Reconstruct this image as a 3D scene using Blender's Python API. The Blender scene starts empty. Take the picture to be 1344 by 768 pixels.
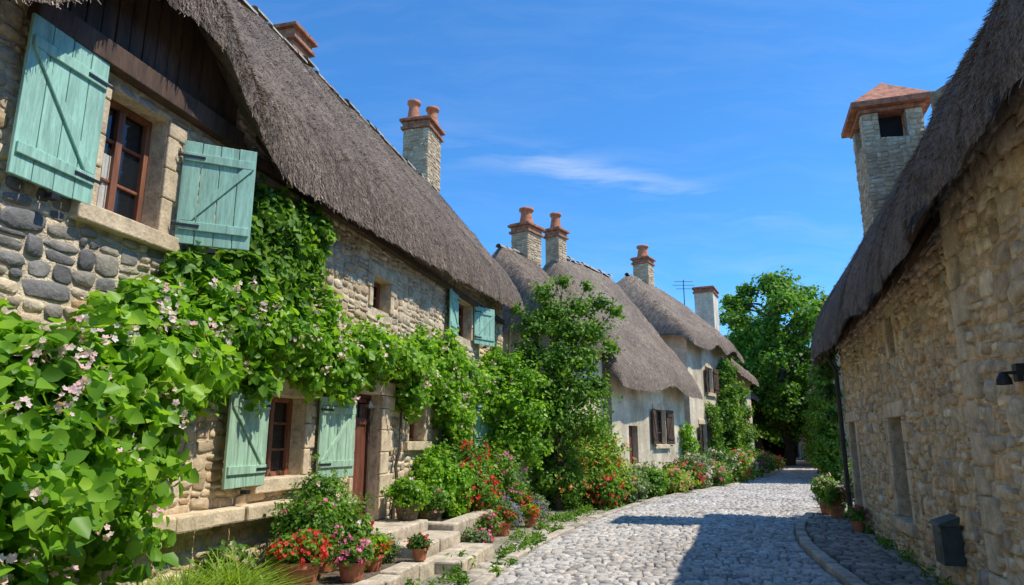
import bpy, math, random
import numpy as np
from mathutils import Vector, noise
random.seed(5); rng=np.random.default_rng(7)
scene=bpy.context.scene
COL=scene.collection
# ------------------------------------------------------------------ node helpers
def newmat(name):
    m=bpy.data.materials.new(name); m.use_nodes=True
    nt=m.node_tree; b=nt.nodes['Principled BSDF']; return m,nt,b
def nd(nt,t,**k):
    n=nt.nodes.new(t)
    for a,v in k.items(): setattr(n,a,v)
    return n
def setin(n,d):
    for k,v in d.items(): n.inputs[k].default_value=v
def ramp(nt,src,stops,interp='LINEAR'):
    r=nd(nt,'ShaderNodeValToRGB'); r.color_ramp.interpolation=interp
    el=r.color_ramp.elements
    while len(el)<len(stops): el.new(0.5)
    for e,(p,c) in zip(el,stops):
        e.position=p; e.color=(c[0],c[1],c[2],1) if len(c)==3 else c
    nt.links.new(src,r.inputs[0]); return r.outputs[0]
def math_(nt,op,a,b=None,c=None,clamp=False):
    n=nd(nt,'ShaderNodeMath',operation=op,use_clamp=clamp)
    for i,x in enumerate((a,b,c)):
        if x is None: continue
        if isinstance(x,(int,float)): n.inputs[i].default_value=x
        else: nt.links.new(x,n.inputs[i])
    return n.outputs[0]
def mixc(nt,fac,a,b,mode='MIX'):
    n=nd(nt,'ShaderNodeMix',data_type='RGBA',blend_type=mode)
    for i,x in ((0,fac),(6,a),(7,b)):
        if isinstance(x,(int,float)): n.inputs[i].default_value=x
        elif isinstance(x,tuple): n.inputs[i].default_value=(x[0],x[1],x[2],1)
        else: nt.links.new(x,n.inputs[i])
    return n.outputs[2]
def noise_(nt,vec,scale,detail=3,rough=.6,dim='3D'):
    n=nd(nt,'ShaderNodeTexNoise',noise_dimensions=dim); setin(n,{'Scale':scale,'Detail':min(detail,3),'Roughness':rough})
    nt.links.new(vec,n.inputs['Vector']); return n
def mapping(nt,vec,scale,loc=(0,0,0),rot=(0,0,0)):
    n=nd(nt,'ShaderNodeMapping'); n.inputs['Scale'].default_value=scale
    n.inputs['Location'].default_value=loc; n.inputs['Rotation'].default_value=rot
    nt.links.new(vec,n.inputs['Vector']); return n.outputs[0]
def bump(nt,b,h,strength,dist):
    n=nd(nt,'ShaderNodeBump'); setin(n,{'Strength':strength,'Distance':dist})
    nt.links.new(h,n.inputs['Height']); nt.links.new(n.outputs[0],b.inputs['Normal'])
def pos(nt): return nd(nt,'ShaderNodeNewGeometry').outputs['Position']
def uv(nt): return nd(nt,'ShaderNodeTexCoord').outputs['UV']
def plain(name,col,rough=.8,var=.3,scale=6,bs=.3,bd=.01,streak=(1,1,1),metal=0,stain=0):
    m,nt,b=newmat(name)
    p=mapping(nt,pos(nt),streak)
    n1=noise_(nt,p,scale,3,.65); n2=noise_(nt,p,scale*7,2,.6)
    lo=tuple(max(0,1-var*1.4) for _ in range(3)); hi=tuple(1+var for _ in range(3))
    c=mixc(nt,1,col,ramp(nt,n1.outputs[0],[(.3,lo),(.7,hi)]),'MULTIPLY')
    c=mixc(nt,.5,c,ramp(nt,n2.outputs[0],[(.3,lo),(.7,hi)]),'MULTIPLY')
    if stain:
        n3=noise_(nt,mapping(nt,pos(nt),(1,1,.35)),.9,3,.65)
        c=mixc(nt,stain,c,ramp(nt,n3.outputs[0],[(.32,(.55,.5,.43)),(.55,(1,1,1)),(.8,(1.1,1.06,1.0))]),'MULTIPLY')
    nt.links.new(c,b.inputs['Base Color']); b.inputs['Roughness'].default_value=rough; b.inputs['Metallic'].default_value=metal
    h=math_(nt,'ADD',n1.outputs[0],math_(nt,'MULTIPLY',n2.outputs[0],.5)); bump(nt,b,h,bs,bd)
    return m
def thatch_mat(name,c0,c1,c2):
    m,nt,b=newmat(name)
    u=uv(nt)
    fine=noise_(nt,mapping(nt,u,(75,42,1)),1,3,.75); big=noise_(nt,mapping(nt,u,(.5,.8,1)),1,3,.6)
    cl=noise_(nt,mapping(nt,u,(13,7,1)),1,3,.7); tone=noise_(nt,mapping(nt,u,(2.5,1.6,1)),1,3,.65)
    k=math_(nt,'ADD',math_(nt,'MULTIPLY',cl.outputs[0],.4),math_(nt,'MULTIPLY',fine.outputs[0],.6))
    c=ramp(nt,k,[(.38,c0),(.5,c1),(.62,c2)])
    c=mixc(nt,.8,c,ramp(nt,big.outputs[0],[(.3,(.66,.62,.60)),(.7,(1.25,1.2,1.15))]),'MULTIPLY')
    c=mixc(nt,.6,c,ramp(nt,tone.outputs[0],[(.35,(.66,.65,.66)),(.65,(1.2,1.16,1.1))]),'MULTIPLY')
    nt.links.new(c,b.inputs['Base Color']); b.inputs['Roughness'].default_value=.95
    h=math_(nt,'ADD',math_(nt,'MULTIPLY',fine.outputs[0],.6),math_(nt,'ADD',math_(nt,'MULTIPLY',cl.outputs[0],1.3),tone.outputs[0]))
    bump(nt,b,h,1,.10)
    return m
def leaf_mat(name,cd,cm,cl,trans=.35,rough=.5):
    m,nt,b=newmat(name)
    a=nd(nt,'ShaderNodeAttribute',attribute_name='rnd')
    n=noise_(nt,pos(nt),1.8,1)
    f=math_(nt,'ADD',math_(nt,'MULTIPLY',a.outputs['Fac'],.65),math_(nt,'MULTIPLY',math_(nt,'SUBTRACT',n.outputs[0],.5),1.1)); f=math_(nt,'ADD',f,.17,clamp=True)
    c=ramp(nt,f,[(0,cd),(.5,cm),(1,cl)])
    nt.links.new(c,b.inputs['Base Color']); b.inputs['Roughness'].default_value=rough
    b.inputs['Specular IOR Level'].default_value=.3
    t=nd(nt,'ShaderNodeBsdfTranslucent'); c2=mixc(nt,1,c,(1.6,1.6,.7),'MULTIPLY'); nt.links.new(c2,t.inputs[0])
    mx=nd(nt,'ShaderNodeMixShader'); mx.inputs[0].default_value=trans
    nt.links.new(b.outputs[0],mx.inputs[1]); nt.links.new(t.outputs[0],mx.inputs[2])
    nt.links.new(mx.outputs[0],nt.nodes['Material Output'].inputs[0]); return m
def rnd_mat(name,stops,rough=.85,bd=.01,nscale=20,interp='LINEAR',k1=.7,k2=.7,tint=(.65,.62,.58)):
    m,nt,b=newmat(name)
    a=nd(nt,'ShaderNodeAttribute',attribute_name='rnd')
    c=ramp(nt,a.outputs['Fac'],stops,interp)
    n1=noise_(nt,pos(nt),nscale,3,.7); n2=noise_(nt,pos(nt),.7,3,.6)
    c=mixc(nt,k1,c,ramp(nt,n1.outputs[0],[(.3,(.58,.55,.52)),(.7,(1.28,1.25,1.2))]),'MULTIPLY')
    c=mixc(nt,k2,c,ramp(nt,n2.outputs[0],[(.3,tint),(.7,(1.15,1.15,1.15))]),'MULTIPLY')
    nt.links.new(c,b.inputs['Base Color']); b.inputs['Roughness'].default_value=rough
    bump(nt,b,n1.outputs[0],.8,bd)
    return m

M={}
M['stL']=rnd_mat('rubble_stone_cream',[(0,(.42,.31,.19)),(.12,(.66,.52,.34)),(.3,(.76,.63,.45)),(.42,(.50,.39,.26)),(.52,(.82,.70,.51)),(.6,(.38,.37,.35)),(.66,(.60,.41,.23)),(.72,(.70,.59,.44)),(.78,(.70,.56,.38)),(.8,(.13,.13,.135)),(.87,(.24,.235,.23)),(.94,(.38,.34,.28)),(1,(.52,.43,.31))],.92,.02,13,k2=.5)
M['stR']=rnd_mat('rubble_stone_honey',[(0,(.42,.30,.17)),(.12,(.84,.62,.36)),(.26,(.56,.46,.34)),(.38,(.88,.70,.44)),(.5,(.40,.36,.31)),(.62,(.86,.58,.30)),(.75,(.66,.52,.36)),(.88,(.90,.78,.56)),(1,(.50,.33,.18))],.92,.03,10,k1=.9,k2=.5)
M['stR2']=rnd_mat('rubble_stone_pale',[(0,(.45,.34,.22)),(.2,(.84,.68,.45)),(.4,(.58,.48,.36)),(.6,(.9,.77,.55)),(.8,(.82,.56,.31)),(1,(.5,.42,.32))],.92,.03,10,k1=.9,k2=.5)
M['stC']=rnd_mat('chimney_stone',[(0,(.42,.29,.18)),(.3,(.66,.50,.33)),(.6,(.50,.36,.22)),(1,(.74,.61,.43))],.92,.01,16,k2=.3)
M['mortL']=plain('lime_mortar_cream',(.70,.57,.39),.95,.28,9,.9,.03,stain=.4)
M['mortR']=plain('lime_mortar_honey',(.70,.54,.34),.95,.28,9,.9,.03,stain=.4)
M['mortC']=plain('chimney_mortar',(.50,.40,.28),.95,.28,9,.9,.02)
M['plaster']=plain('limewash_plaster',(.74,.62,.45),.9,.2,1.6,.5,.02,stain=.8)
M['plaster2']=plain('pink_plaster',(.56,.40,.28),.9,.25,1.6,.5,.02,stain=.8)
M['dress']=plain('dressed_stone',(.70,.55,.36),.9,.25,5,.6,.02,stain=.4)
M['ridge']=plain('ridge_mortar',(.38,.33,.26),.9,.35,5,.8,.03)
M['step']=plain('step_stone',(.55,.46,.34),.9,.3,5,.6,.02)
M['brick']=plain('old_brick',(.40,.17,.09),.9,.4,8,.6,.02)
M['pot']=plain('terracotta',(.52,.19,.09),.8,.3,9,.3,.01)
M['tile']=plain('clay_tile',(.46,.18,.10),.85,.4,7,.6,.02)
M['wood']=plain('dark_wood',(.095,.052,.03),.8,.4,6,.5,.01,(1,1,.2))
M['winwood']=plain('brown_window_wood',(.26,.10,.05),.6,.3,6,.4,.005,(1,1,.2))
M['doorwood']=plain('door_wood',(.18,.06,.033),.6,.35,6,.4,.005,(3,3,.3))
M['teal']=plain('mint_paint',(.34,.60,.48),.6,.22,4,.35,.004,(5,5,.5),stain=.4)
M['tealf']=plain('faded_green_paint',(.40,.60,.42),.6,.24,4,.35,.004,(5,5,.5),stain=.45)
M['iron']=plain('black_iron',(.03,.03,.032),.5,.3,9,.2,.003,metal=.4)
M['green_iron']=plain('mailbox_paint',(.05,.065,.055),.5,.3,9,.2,.003)
M['zinc']=plain('zinc_pipe',(.035,.03,.027),.5,.3,9,.2,.003)
M['curtain']=plain('curtain_cloth',(.6,.58,.53),.9,.2,8,.6,.02,(6,6,.4))
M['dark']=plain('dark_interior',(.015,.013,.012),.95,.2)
M['bark']=plain('bark',(.11,.08,.055),.95,.4,8,.9,.02,(1,1,.3))
M['wicker']=plain('wicker',(.22,.16,.10),.9,.5,30,.9,.02)
M['soil']=plain('soil',(.16,.12,.08),.95,.5,10,.9,.03)
g,nt,b=newmat('window_glass'); setin(b,{'Base Color':(.012,.016,.02,1),'Roughness':.05,'Specular IOR Level':.6}); M['glass']=g
gn=noise_(nt,pos(nt),1.5,1); bump(nt,b,gn.outputs[0],.15,.05)
M['thatchL']=thatch_mat('thatch_brown',(.11,.078,.058),(.315,.24,.18),(.56,.445,.345))
M['thatchR']=thatch_mat('thatch_dark',(.11,.082,.062),(.345,.27,.205),(.62,.50,.39))
M['straw']=rnd_mat('straw_reed',[(0,(.12,.088,.066)),(.5,(.32,.245,.185)),(1,(.60,.48,.37))])
M['cobble']=rnd_mat('cobble_stone',[(0,(.26,.245,.235)),(.25,(.44,.42,.39)),(.5,(.53,.505,.47)),(.75,(.60,.57,.53)),(.9,(.52,.45,.38)),(1,(.72,.68,.62))],.72,k1=.8)
M['cobbled']=rnd_mat('pavement_cobble',[(0,(.19,.17,.145)),(.5,(.31,.28,.235)),(1,(.44,.39,.32))],.8)
M['kerb']=rnd_mat('kerb_stone',[(0,(.36,.32,.26)),(.5,(.48,.42,.34)),(1,(.60,.53,.43))],.85,.02,8)
M['joint']=plain('road_joint_sand',(.15,.135,.11),.95,.45,5,.8,.02)
M['leafV']=leaf_mat('vine_leaf',(.06,.16,.012),(.19,.38,.03),(.40,.60,.06),.45,.42)
M['leafD']=leaf_mat('dark_leaf',(.025,.07,.012),(.07,.17,.022),(.17,.3,.045),.3)
M['leafM']=leaf_mat('shrub_leaf',(.045,.115,.014),(.13,.27,.03),(.30,.46,.06),.4)
M['leafY']=leaf_mat('yellow_leaf',(.12,.2,.02),(.27,.40,.04),(.44,.54,.08),.42)
M['leafG']=leaf_mat('greygreen_leaf',(.09,.14,.06),(.18,.25,.10),(.32,.39,.18),.25)
M['leafT']=leaf_mat('tree_leaf',(.035,.1,.014),(.12,.26,.028),(.27,.43,.05),.4)
def flower_mat(n,a,b_): return leaf_mat(n,a,tuple((x+y)/2 for x,y in zip(a,b_)),b_,.3)
M['fpink']=flower_mat('pink_petal',(.82,.45,.52),(.90,.82,.80)); M['fred']=flower_mat('red_petal',(.6,.02,.03),(.85,.08,.06))
M['forange']=flower_mat('orange_petal',(.8,.15,.06),(.88,.42,.14)); M['flav']=flower_mat('lavender_petal',(.24,.16,.47),(.45,.34,.68))
M['fmag']=flower_mat('magenta_petal',(.7,.07,.27),(.88,.38,.52))

# ------------------------------------------------------------------ mesh helpers
def link(name,me,mats,parent=None,smooth=False):
    o=bpy.data.objects.new(name,me); COL.objects.link(o)
    for m in mats: me.materials.append(M[m])
    if smooth: me.polygons.foreach_set('use_smooth',[True]*len(me.polygons))
    if parent: o.parent=parent
    return o
def empty(name):
    o=bpy.data.objects.new(name,None); COL.objects.link(o); return o
class Fr:
    def __init__(s,O,ang,flip=False):
        a=math.radians(ang); s.O=Vector((O[0],O[1],0)); s.d=Vector((math.sin(a),math.cos(a),0))
        s.n=Vector((math.cos(a),-math.sin(a),0))*(-1 if flip else 1)
    def __call__(s,x,o,z): return s.O+s.d*x+s.n*o+Vector((0,0,z))
class MB:
    def __init__(s): s.v=[];s.f=[];s.uv=[];s.mi=[];s.r=[]
    def face(s,pts,uvs=None,mi=0):
        i=len(s.v); s.v+= [tuple(p) for p in pts]; s.f.append(tuple(range(i,i+len(pts))))
        s.uv+= uvs if uvs else [(p[0]+p[1],p[2]) for p in pts]; s.mi.append(mi)
    def hexa(s,P,mi=0,uvs=None):
        i=len(s.v); s.v+=[tuple(p) for p in P]
        for q in ((0,3,2,1),(4,5,6,7),(0,1,5,4),(1,2,6,5),(2,3,7,6),(3,0,4,7)):
            s.f.append(tuple(i+k for k in q)); s.mi.append(mi)
            for k in q:
                p=P[k]; s.uv.append(uvs[k] if uvs else (p[0]+p[1],p[2]))
    def box(s,fr,a0,a1,o0,o1,z0,z1,mi=0):
        P=[fr(a0,o0,z0),fr(a1,o0,z0),fr(a1,o1,z0),fr(a0,o1,z0),fr(a0,o0,z1),fr(a1,o0,z1),fr(a1,o1,z1),fr(a0,o1,z1)]
        U=[(a0+o0,z0),(a1+o0,z0),(a1+o1,z0),(a0+o1,z0),(a0+o0,z1),(a1+o0,z1),(a1+o1,z1),(a0+o1,z1)]
        s.hexa(P,mi,U)
    def make(s,name,mats,parent=None,smooth=False,bevel=0,weld=False):
        import bmesh
        me=bpy.data.meshes.new(name); me.from_pydata(s.v,[],s.f)
        uvl=me.uv_layers.new(name='UVMap'); flat=[c for u in s.uv for c in u]
        uvl.data.foreach_set('uv',flat)
        me.polygons.foreach_set('material_index',s.mi)
        bm=bmesh.new(); bm.from_mesh(me)
        if weld: bmesh.ops.remove_doubles(bm,verts=bm.verts,dist=1e-4)
        bmesh.ops.recalc_face_normals(bm,faces=bm.faces); bm.to_mesh(me); bm.free()
        o=link(name,me,mats,parent,smooth)
        if bevel:
            md=o.modifiers.new('bevel','BEVEL'); md.width=bevel; md.segments=2; md.limit_method='ANGLE'
        return o
def npmesh(name,co,quads,mats,parent=None,rnd=None,smooth=False,mi=None):
    me=bpy.data.meshes.new(name); n=len(co); me.vertices.add(n); me.vertices.foreach_set('co',np.asarray(co,dtype=np.float32).ravel())
    q=np.asarray(quads,dtype=np.int32); me.loops.add(q.size); me.loops.foreach_set('vertex_index',q.ravel())
    me.polygons.add(len(q)); me.polygons.foreach_set('loop_start',np.arange(0,q.size,q.shape[1],dtype=np.int32))
    if mi is not None: me.polygons.foreach_set('material_index',mi)
    if rnd is not None:
        a=me.attributes.new('rnd','FLOAT','POINT'); a.data.foreach_set('value',np.asarray(rnd,dtype=np.float32))
    me.update(calc_edges=True); me.validate()
    return link(name,me,mats,parent,smooth)
def norm(a): return a/np.maximum(np.linalg.norm(a,axis=1,keepdims=True),1e-6)
def rubble(name,fr,o0,u0,u1,v0,v1,mat,parent,openings=(),topf=None,sw=(.16,.42),sh=(.08,.19),relief=.03,gap=.011,seed=1,tone=None,axis='wall'):
    rd=random.Random(seed); out=[]
    st=[(u0,u1,v0,v1)]
    while st:
        a,b_,c,d=st.pop(); w=b_-a; h=d-c
        mw=sw[0]+(sw[1]-sw[0])*rd.random()**1.3; mh=sh[0]+(sh[1]-sh[0])*rd.random()
        if w>mw*1.25 and (w/h>1.5 or h<=mh*1.25):
            f=rd.uniform(.34,.66); m=a+w*f; st+=[(a,m,c,d),(m,b_,c,d)]
        elif h>mh*1.25:
            f=rd.uniform(.34,.66); m=c+h*f; st+=[(a,b_,c,m),(a,b_,m,d)]
        else: out.append((a,b_,c,d))
    R=[]
    for a,b_,c,d in out:
        ok=True
        for o in openings:
            if a<o[1] and b_>o[0] and c<o[3] and d>o[2]:
                alts=[(a,o[0],c,d),(o[1],b_,c,d),(a,b_,c,o[2]),(a,b_,o[3],d)]
                alts=[x for x in alts if x[1]-x[0]>.05 and x[3]-x[2]>.04]
                if not alts: ok=False; break
                a,b_,c,d=max(alts,key=lambda x:(x[1]-x[0])*(x[3]-x[2]))
        if ok and topf and d>topf((a+b_)/2): ok=False
        if ok: R.append((a,b_,c,d))
    R=np.array(R); n=len(R); K=10
    g2=np.random.default_rng(seed)
    cu=(R[:,0]+R[:,1])/2; cv=(R[:,2]+R[:,3])/2; hw=(R[:,1]-R[:,0])/2-gap/2*g2.uniform(.2,2.6,n); hh=(R[:,3]-R[:,2])/2-gap/2*g2.uniform(.2,2.2,n)
    th=np.arange(K)*2*math.pi/K+.31
    ct=np.cos(th);stn=np.sin(th); ex=g2.uniform(.36,.78,(n,1))
    px=np.sign(ct)*np.abs(ct)**ex*(1+g2.normal(0,.08,(n,K))); py=np.sign(stn)*np.abs(stn)**ex*(1+g2.normal(0,.10,(n,K)))
    rot=g2.normal(0,.08,(n,1))
    rl=relief*g2.uniform(.15,1,(n,1)); tx=g2.normal(0,.4,(n,1)); ty=g2.normal(0,.4,(n,1))
    O=np.array(fr.O); 
    if axis=='wall': U=np.array(fr.d); N_=np.array(fr.n)
    else: U=np.array(fr.n); N_=-np.array(fr.d)
    V=np.array([0,0,1.])
    rings=[]
    for sc,hf in ((1.0,-.35),(.97,.6),(.83,1.0)):
        x0=px*hw[:,None]*sc; y0=py*hh[:,None]*sc
        x=cu[:,None]+x0-rot*y0; y=cv[:,None]+y0+rot*x0
        h=rl*hf+ (rl*(tx*px+ty*py)*.5 if hf>0 else 0)+ (g2.normal(0,.003,(n,K)) if hf>0 else 0)
        if axis=='wall': base=O+N_*o0
        else: base=O+np.array(fr.d)*o0
        rings.append(base+x[...,None]*U+y[...,None]*V+(h[...,None])*N_)
    co=np.stack(rings,1).reshape(-1,3)
    q=[]
    for r in (0,1):
        for k in range(K): q.append((r*K+k,r*K+(k+1)%K,(r+1)*K+(k+1)%K,(r+1)*K+k))
    for k in (1,3,5,7): q.append((2*K,2*K+k,2*K+k+1,2*K+k+2))
    q=np.array(q)[None]+(np.arange(n)*3*K)[:,None,None]; q=q.reshape(-1,4)
    rv=g2.random(n)
    if tone: rv=np.array([tone(u,v,r) for u,v,r in zip(cu,cv,rv)])
    a=co[2*K]; b1=co[2*K+1]; c1=co[2*K+2]
    if np.cross(b1-a,c1-a)@N_<0: q=q[:,::-1]
    return npmesh(name,co,q,[mat],parent,np.repeat(rv,3*K),smooth=True)
def leaves(name,blobs,size,mat,parent=None,flat=.55,up=.35,shell=.55,aspect=.42,lump=.25):
    P=[];Nn=[]
    for c,r,n in blobs:
        n=int(n); c=np.array(c,float); r=np.array(r,float)
        d=norm(rng.normal(size=(n,3)))
        ph=rng.uniform(0,6.28,6)
        l=1+lump*(np.sin(d[:,0]*5+ph[0])*np.sin(d[:,2]*5+ph[1])+.6*np.sin(d[:,1]*8+ph[2]+d[:,2]*6))
        rad=(shell+(1-shell)*rng.random(n)**.6)*l
        P.append(c+d*r*rad[:,None]); Nn.append(norm(d/r*r.mean()))
    P=np.vstack(P);Nn=np.vstack(Nn); n=len(P)
    ok=P[:,2]>.03; P=P[ok];Nn=Nn[ok]; n=len(P)
    nr=norm(Nn*flat+np.array([0,0,up])+rng.normal(size=(n,3))*.42)
    t=norm(np.cross(nr,rng.normal(size=(n,3)))); t=norm(t+np.array([0,0,-.5])); t=norm(t-nr*(t*nr).sum(1,keepdims=True))
    s=np.cross(nr,t)
    L=(size*rng.uniform(.5,1.3,n))[:,None]
    w=L*aspect
    b=P; tip=P+t*L-nr*L*.2
    l1=P+t*L*.28-s*w+nr*L*.07; l2=P+t*L*.68-s*w*.72; r1=P+t*L*.28+s*w+nr*L*.07; r2=P+t*L*.68+s*w*.72
    co=np.stack([b,r1,r2,tip,l2,l1],1).reshape(-1,3)
    i=np.arange(n)[:,None]*6
    q=np.concatenate([i+np.array([[0,1,2,3]]),i+np.array([[0,3,4,5]])],1).reshape(-1,4)
    rv=np.repeat(rng.random(n),6)
    return npmesh(name,co,q,[mat],parent,rv)
def flowers(name,pts,size,mat,parent=None,petals=5):
    P=np.array(pts,float); n=len(P)
    nr=norm(rng.normal(size=(n,3))+np.array([.6,-.8,.7])); a=norm(np.cross(nr,rng.normal(size=(n,3)))); b=np.cross(nr,a)
    sz=(size*rng.uniform(.6,1.2,n))[:,None]; r=rng.random(n)
    C=[]
    for k in range(petals):
        an=k*2*math.pi/petals; d=a*math.cos(an)+b*math.sin(an); e=-a*math.sin(an)+b*math.cos(an)
        C.append(np.stack([P,P+d*sz*.6+e*sz*.38+nr*sz*.15,P+d*sz+nr*sz*.25,P+d*sz*.6-e*sz*.38+nr*sz*.15],1))
    co=np.concatenate(C,1).reshape(-1,3); q=np.arange(len(co)).reshape(-1,4)
    return npmesh(name,co,q,[mat],parent,np.repeat(r,4*petals))
def shellpts(blobs,k,bias=(.5,-.6,.3),f=(.98,1.18)):
    out=[]
    tot=sum(b[2] for b in blobs)
    for c,r,n in blobs:
        m=max(1,int(k*n/tot)); d=norm(rng.normal(size=(m,3))+np.array(bias))
        out.append(np.array(c)+d*np.array(r)*rng.uniform(f[0],f[1],(m,1)))
    p=np.vstack(out); return p[p[:,2]>.1]
def clusters(pts,k,sp):
    p=np.repeat(np.asarray(pts),k,0); return p+rng.normal(size=p.shape)*sp
def tube(mb,pts,rads,seg=7,mi=0):
    pts=[Vector(p) for p in pts]; rings=[]
    for i,p in enumerate(pts):
        t=(pts[min(i+1,len(pts)-1)]-pts[max(i-1,0)]).normalized()
        a=t.cross(Vector((.3,.9,.2))).normalized(); b_=t.cross(a)
        rings.append([p+(a*math.cos(2*math.pi*k/seg)+b_*math.sin(2*math.pi*k/seg))*rads[i] for k in range(seg)])
    for i in range(len(rings)-1):
        for k in range(seg):
            mb.face([rings[i][k],rings[i][(k+1)%seg],rings[i+1][(k+1)%seg],rings[i+1][k]],mi=mi)
    mb.face(rings[-1],mi=mi)
def lathe(mb,c,prof,seg=20,mi=0):
    for i in range(len(prof)-1):
        r0,z0=prof[i]; r1,z1=prof[i+1]
        for k in range(seg):
            a=2*math.pi*k/seg; b_=2*math.pi*(k+1)/seg
            mb.face([(c[0]+r0*math.cos(a),c[1]+r0*math.sin(a),c[2]+z0),(c[0]+r0*math.cos(b_),c[1]+r0*math.sin(b_),c[2]+z0),
                     (c[0]+r1*math.cos(b_),c[1]+r1*math.sin(b_),c[2]+z1),(c[0]+r1*math.cos(a),c[1]+r1*math.sin(a),c[2]+z1)],mi=mi)

# ------------------------------------------------------------------ thatch roof
class Roof:
    def __init__(s,s0,s1,depth,eave,ridge,ov,ove=.6,hip=4.0,T=.5,brows=(),tilt=None,hipz=0.8,bp=2):
        s.__dict__.update(locals()); s.a0=s0-ove; s.a1=s1+ove; s.half=depth/2
        s.slope=(ridge-eave)/(s.half+ov)
    def B(s,x,w):
        ef=w+s.ov; eb=s.depth+s.ov-w; e=min(ef,eb)
        v=s.slope*e
        v-= .12*math.exp(-((ef-eb)/.5)**2)
        ee=min(x-s.a0,s.a1-x)
        h=s.hipz+s.hip*max(ee,0)
        k=.55; 
        dlt=max(k-abs(v-h),0)/k; vv=min(v,h)-dlt*dlt*k*.25
        z=s.eave+vv
        for c,wd,am in s.brows:
            z+=am*math.exp(-abs((x-c)/wd)**s.bp)*max(0,1-ef/(s.half+s.ov))**1.1
        if s.tilt: z+=s.tilt[1]*max(0,x-s.tilt[0])*max(0,1-ef/(s.half+s.ov))
        return z
    def top(s,x,w):
        e=min(w+s.ov,s.depth+s.ov-w,x-s.a0,s.a1-x); r=min(1,max(0,e)/.36)
        nz=noise.noise(Vector((x*.9,w*.9,s.eave)))*.09+noise.noise(Vector((x*2.7,w*2.1,s.eave+4)))*.06+noise.noise(Vector((x*7,w*5,s.eave+4)))*.035
        return s.B(x,w)+s.T*math.sqrt(1-(1-r)**2)+nz*r
def build_roof(name,fr,R,mat,parent,straw=0,step=.2,ridgecap=True):
    ed=[0,.008,.03,.07,.12,.19,.28,.4]
    xs=[R.a0+e for e in ed]; n=int((R.a1-R.a0-.8)/step); xs+=[R.a0+.4+(R.a1-R.a0-.8)*i/n for i in range(1,n)]; xs+=[R.a1-e for e in reversed(ed)]
    w0=-R.ov; w1=R.depth+R.ov
    ws=[w0+e for e in ed]; n=int((w1-w0-.8)/.13); ws+=[w0+.4+(w1-w0-.8)*i/n for i in range(1,n)]; ws+=[w1-e for e in reversed(ed)]
    nx,nw=len(xs),len(ws)
    top=np.zeros((nx,nw,3)); bot=np.zeros((nx,nw,3)); arc=np.zeros((nx,nw))
    for i,x in enumerate(xs):
        for j,w in enumerate(ws):
            wob=noise.noise(Vector((x*1.3,w*.2,R.eave*3)))*.09+noise.noise(Vector((x*5,w*.2,R.eave*3)))*.05
            f=max(0,1-(w+R.ov)/.5)
            o=-w+wob*f
            zt=R.top(x,w); zb=R.B(x,w)+noise.noise(Vector((x*3,w*2,7)))*.03
            top[i,j]=fr(x,o,zt); bot[i,j]=fr(x,o,zb)
            if j: arc[i,j]=arc[i,j-1]+np.linalg.norm(top[i,j]-top[i,j-1])
    co=np.vstack([top.reshape(-1,3),bot.reshape(-1,3)]); q=[]; N0=nx*nw
    for i in range(nx-1):
        for j in range(nw-1):
            a=i*nw+j; q.append((a,a+nw,a+nw+1,a+1)); q.append((N0+a,N0+a+1,N0+a+nw+1,N0+a+nw))
    for i in range(nx-1):
        a=i*nw; q.append((a,N0+a,N0+a+nw,a+nw)); a=i*nw+nw-1; q.append((a,a+nw,N0+a+nw,N0+a))
    for j in range(nw-1):
        a=j; q.append((a,a+1,N0+a+1,N0+a)); a=(nx-1)*nw+j; q.append((a,N0+a,N0+a+1,a+1))
    me=bpy.data.meshes.new(name); me.from_pydata([tuple(c) for c in co],[],q)
    uvl=me.uv_layers.new(name='UVMap')
    xi=np.repeat(np.array(xs),nw); ar=arc.ravel()
    U=np.stack([np.concatenate([xi,xi+3.3]),np.concatenate([ar,-ar])],1)
    li=np.zeros(len(me.loops),dtype=np.int32); me.loops.foreach_get('vertex_index',li)
    uvl.data.foreach_set('uv',U[li].ravel())
    import bmesh
    bm=bmesh.new(); bm.from_mesh(me); bmesh.ops.recalc_face_normals(bm,faces=bm.faces); bm.to_mesh(me); bm.free()
    link(name,me,[mat],parent,True)
    if straw:
        n=straw
        xv=np.array(xs)
        xr=rng.uniform(xs[1],xs[-2],n); i=np.clip(np.searchsorted(xv,xr)-1,0,nx-2)
        j=rng.integers(0,nw//2,n); k=rng.random(n)<.3; j[k]=rng.integers(0,7,k.sum())
        fu=((xr-xv[i])/(xv[i+1]-xv[i]))[:,None]; fv=rng.random((n,1))
        A=top[i,j]*(1-fu)+top[i+1,j]*fu; Bp=top[i,j+1]*(1-fu)+top[i+1,j+1]*fu
        p=A*(1-fv)+Bp*fv; dn=norm(A-Bp); ds=norm(top[i+1,j]-top[i,j]); nr=norm(np.cross(ds,dn)); nr*=np.sign(nr@np.array([0,0,1]))[:,None]+.001
        out=np.array(fr.n)[None]; low=(j<5)[:,None]
        nr=norm(nr+out*.3*low)
        L=rng.uniform(.02,.085,(n,1)); W=rng.uniform(.003,.009,(n,1))
        dd=norm(dn+ds*rng.normal(0,.4,(n,1))+nr*rng.uniform(.15,1.0,(n,1)))
        b0=p-nr*.008; co=np.stack([b0-ds*W,b0+ds*W,b0+dd*L+ds*W*.5,b0+dd*L-ds*W*.5],1).reshape(-1,3)
        npmesh(name+'_reeds',co,np.arange(n*4).reshape(-1,4),['straw'],parent,np.repeat(rng.random(n),4))
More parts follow.
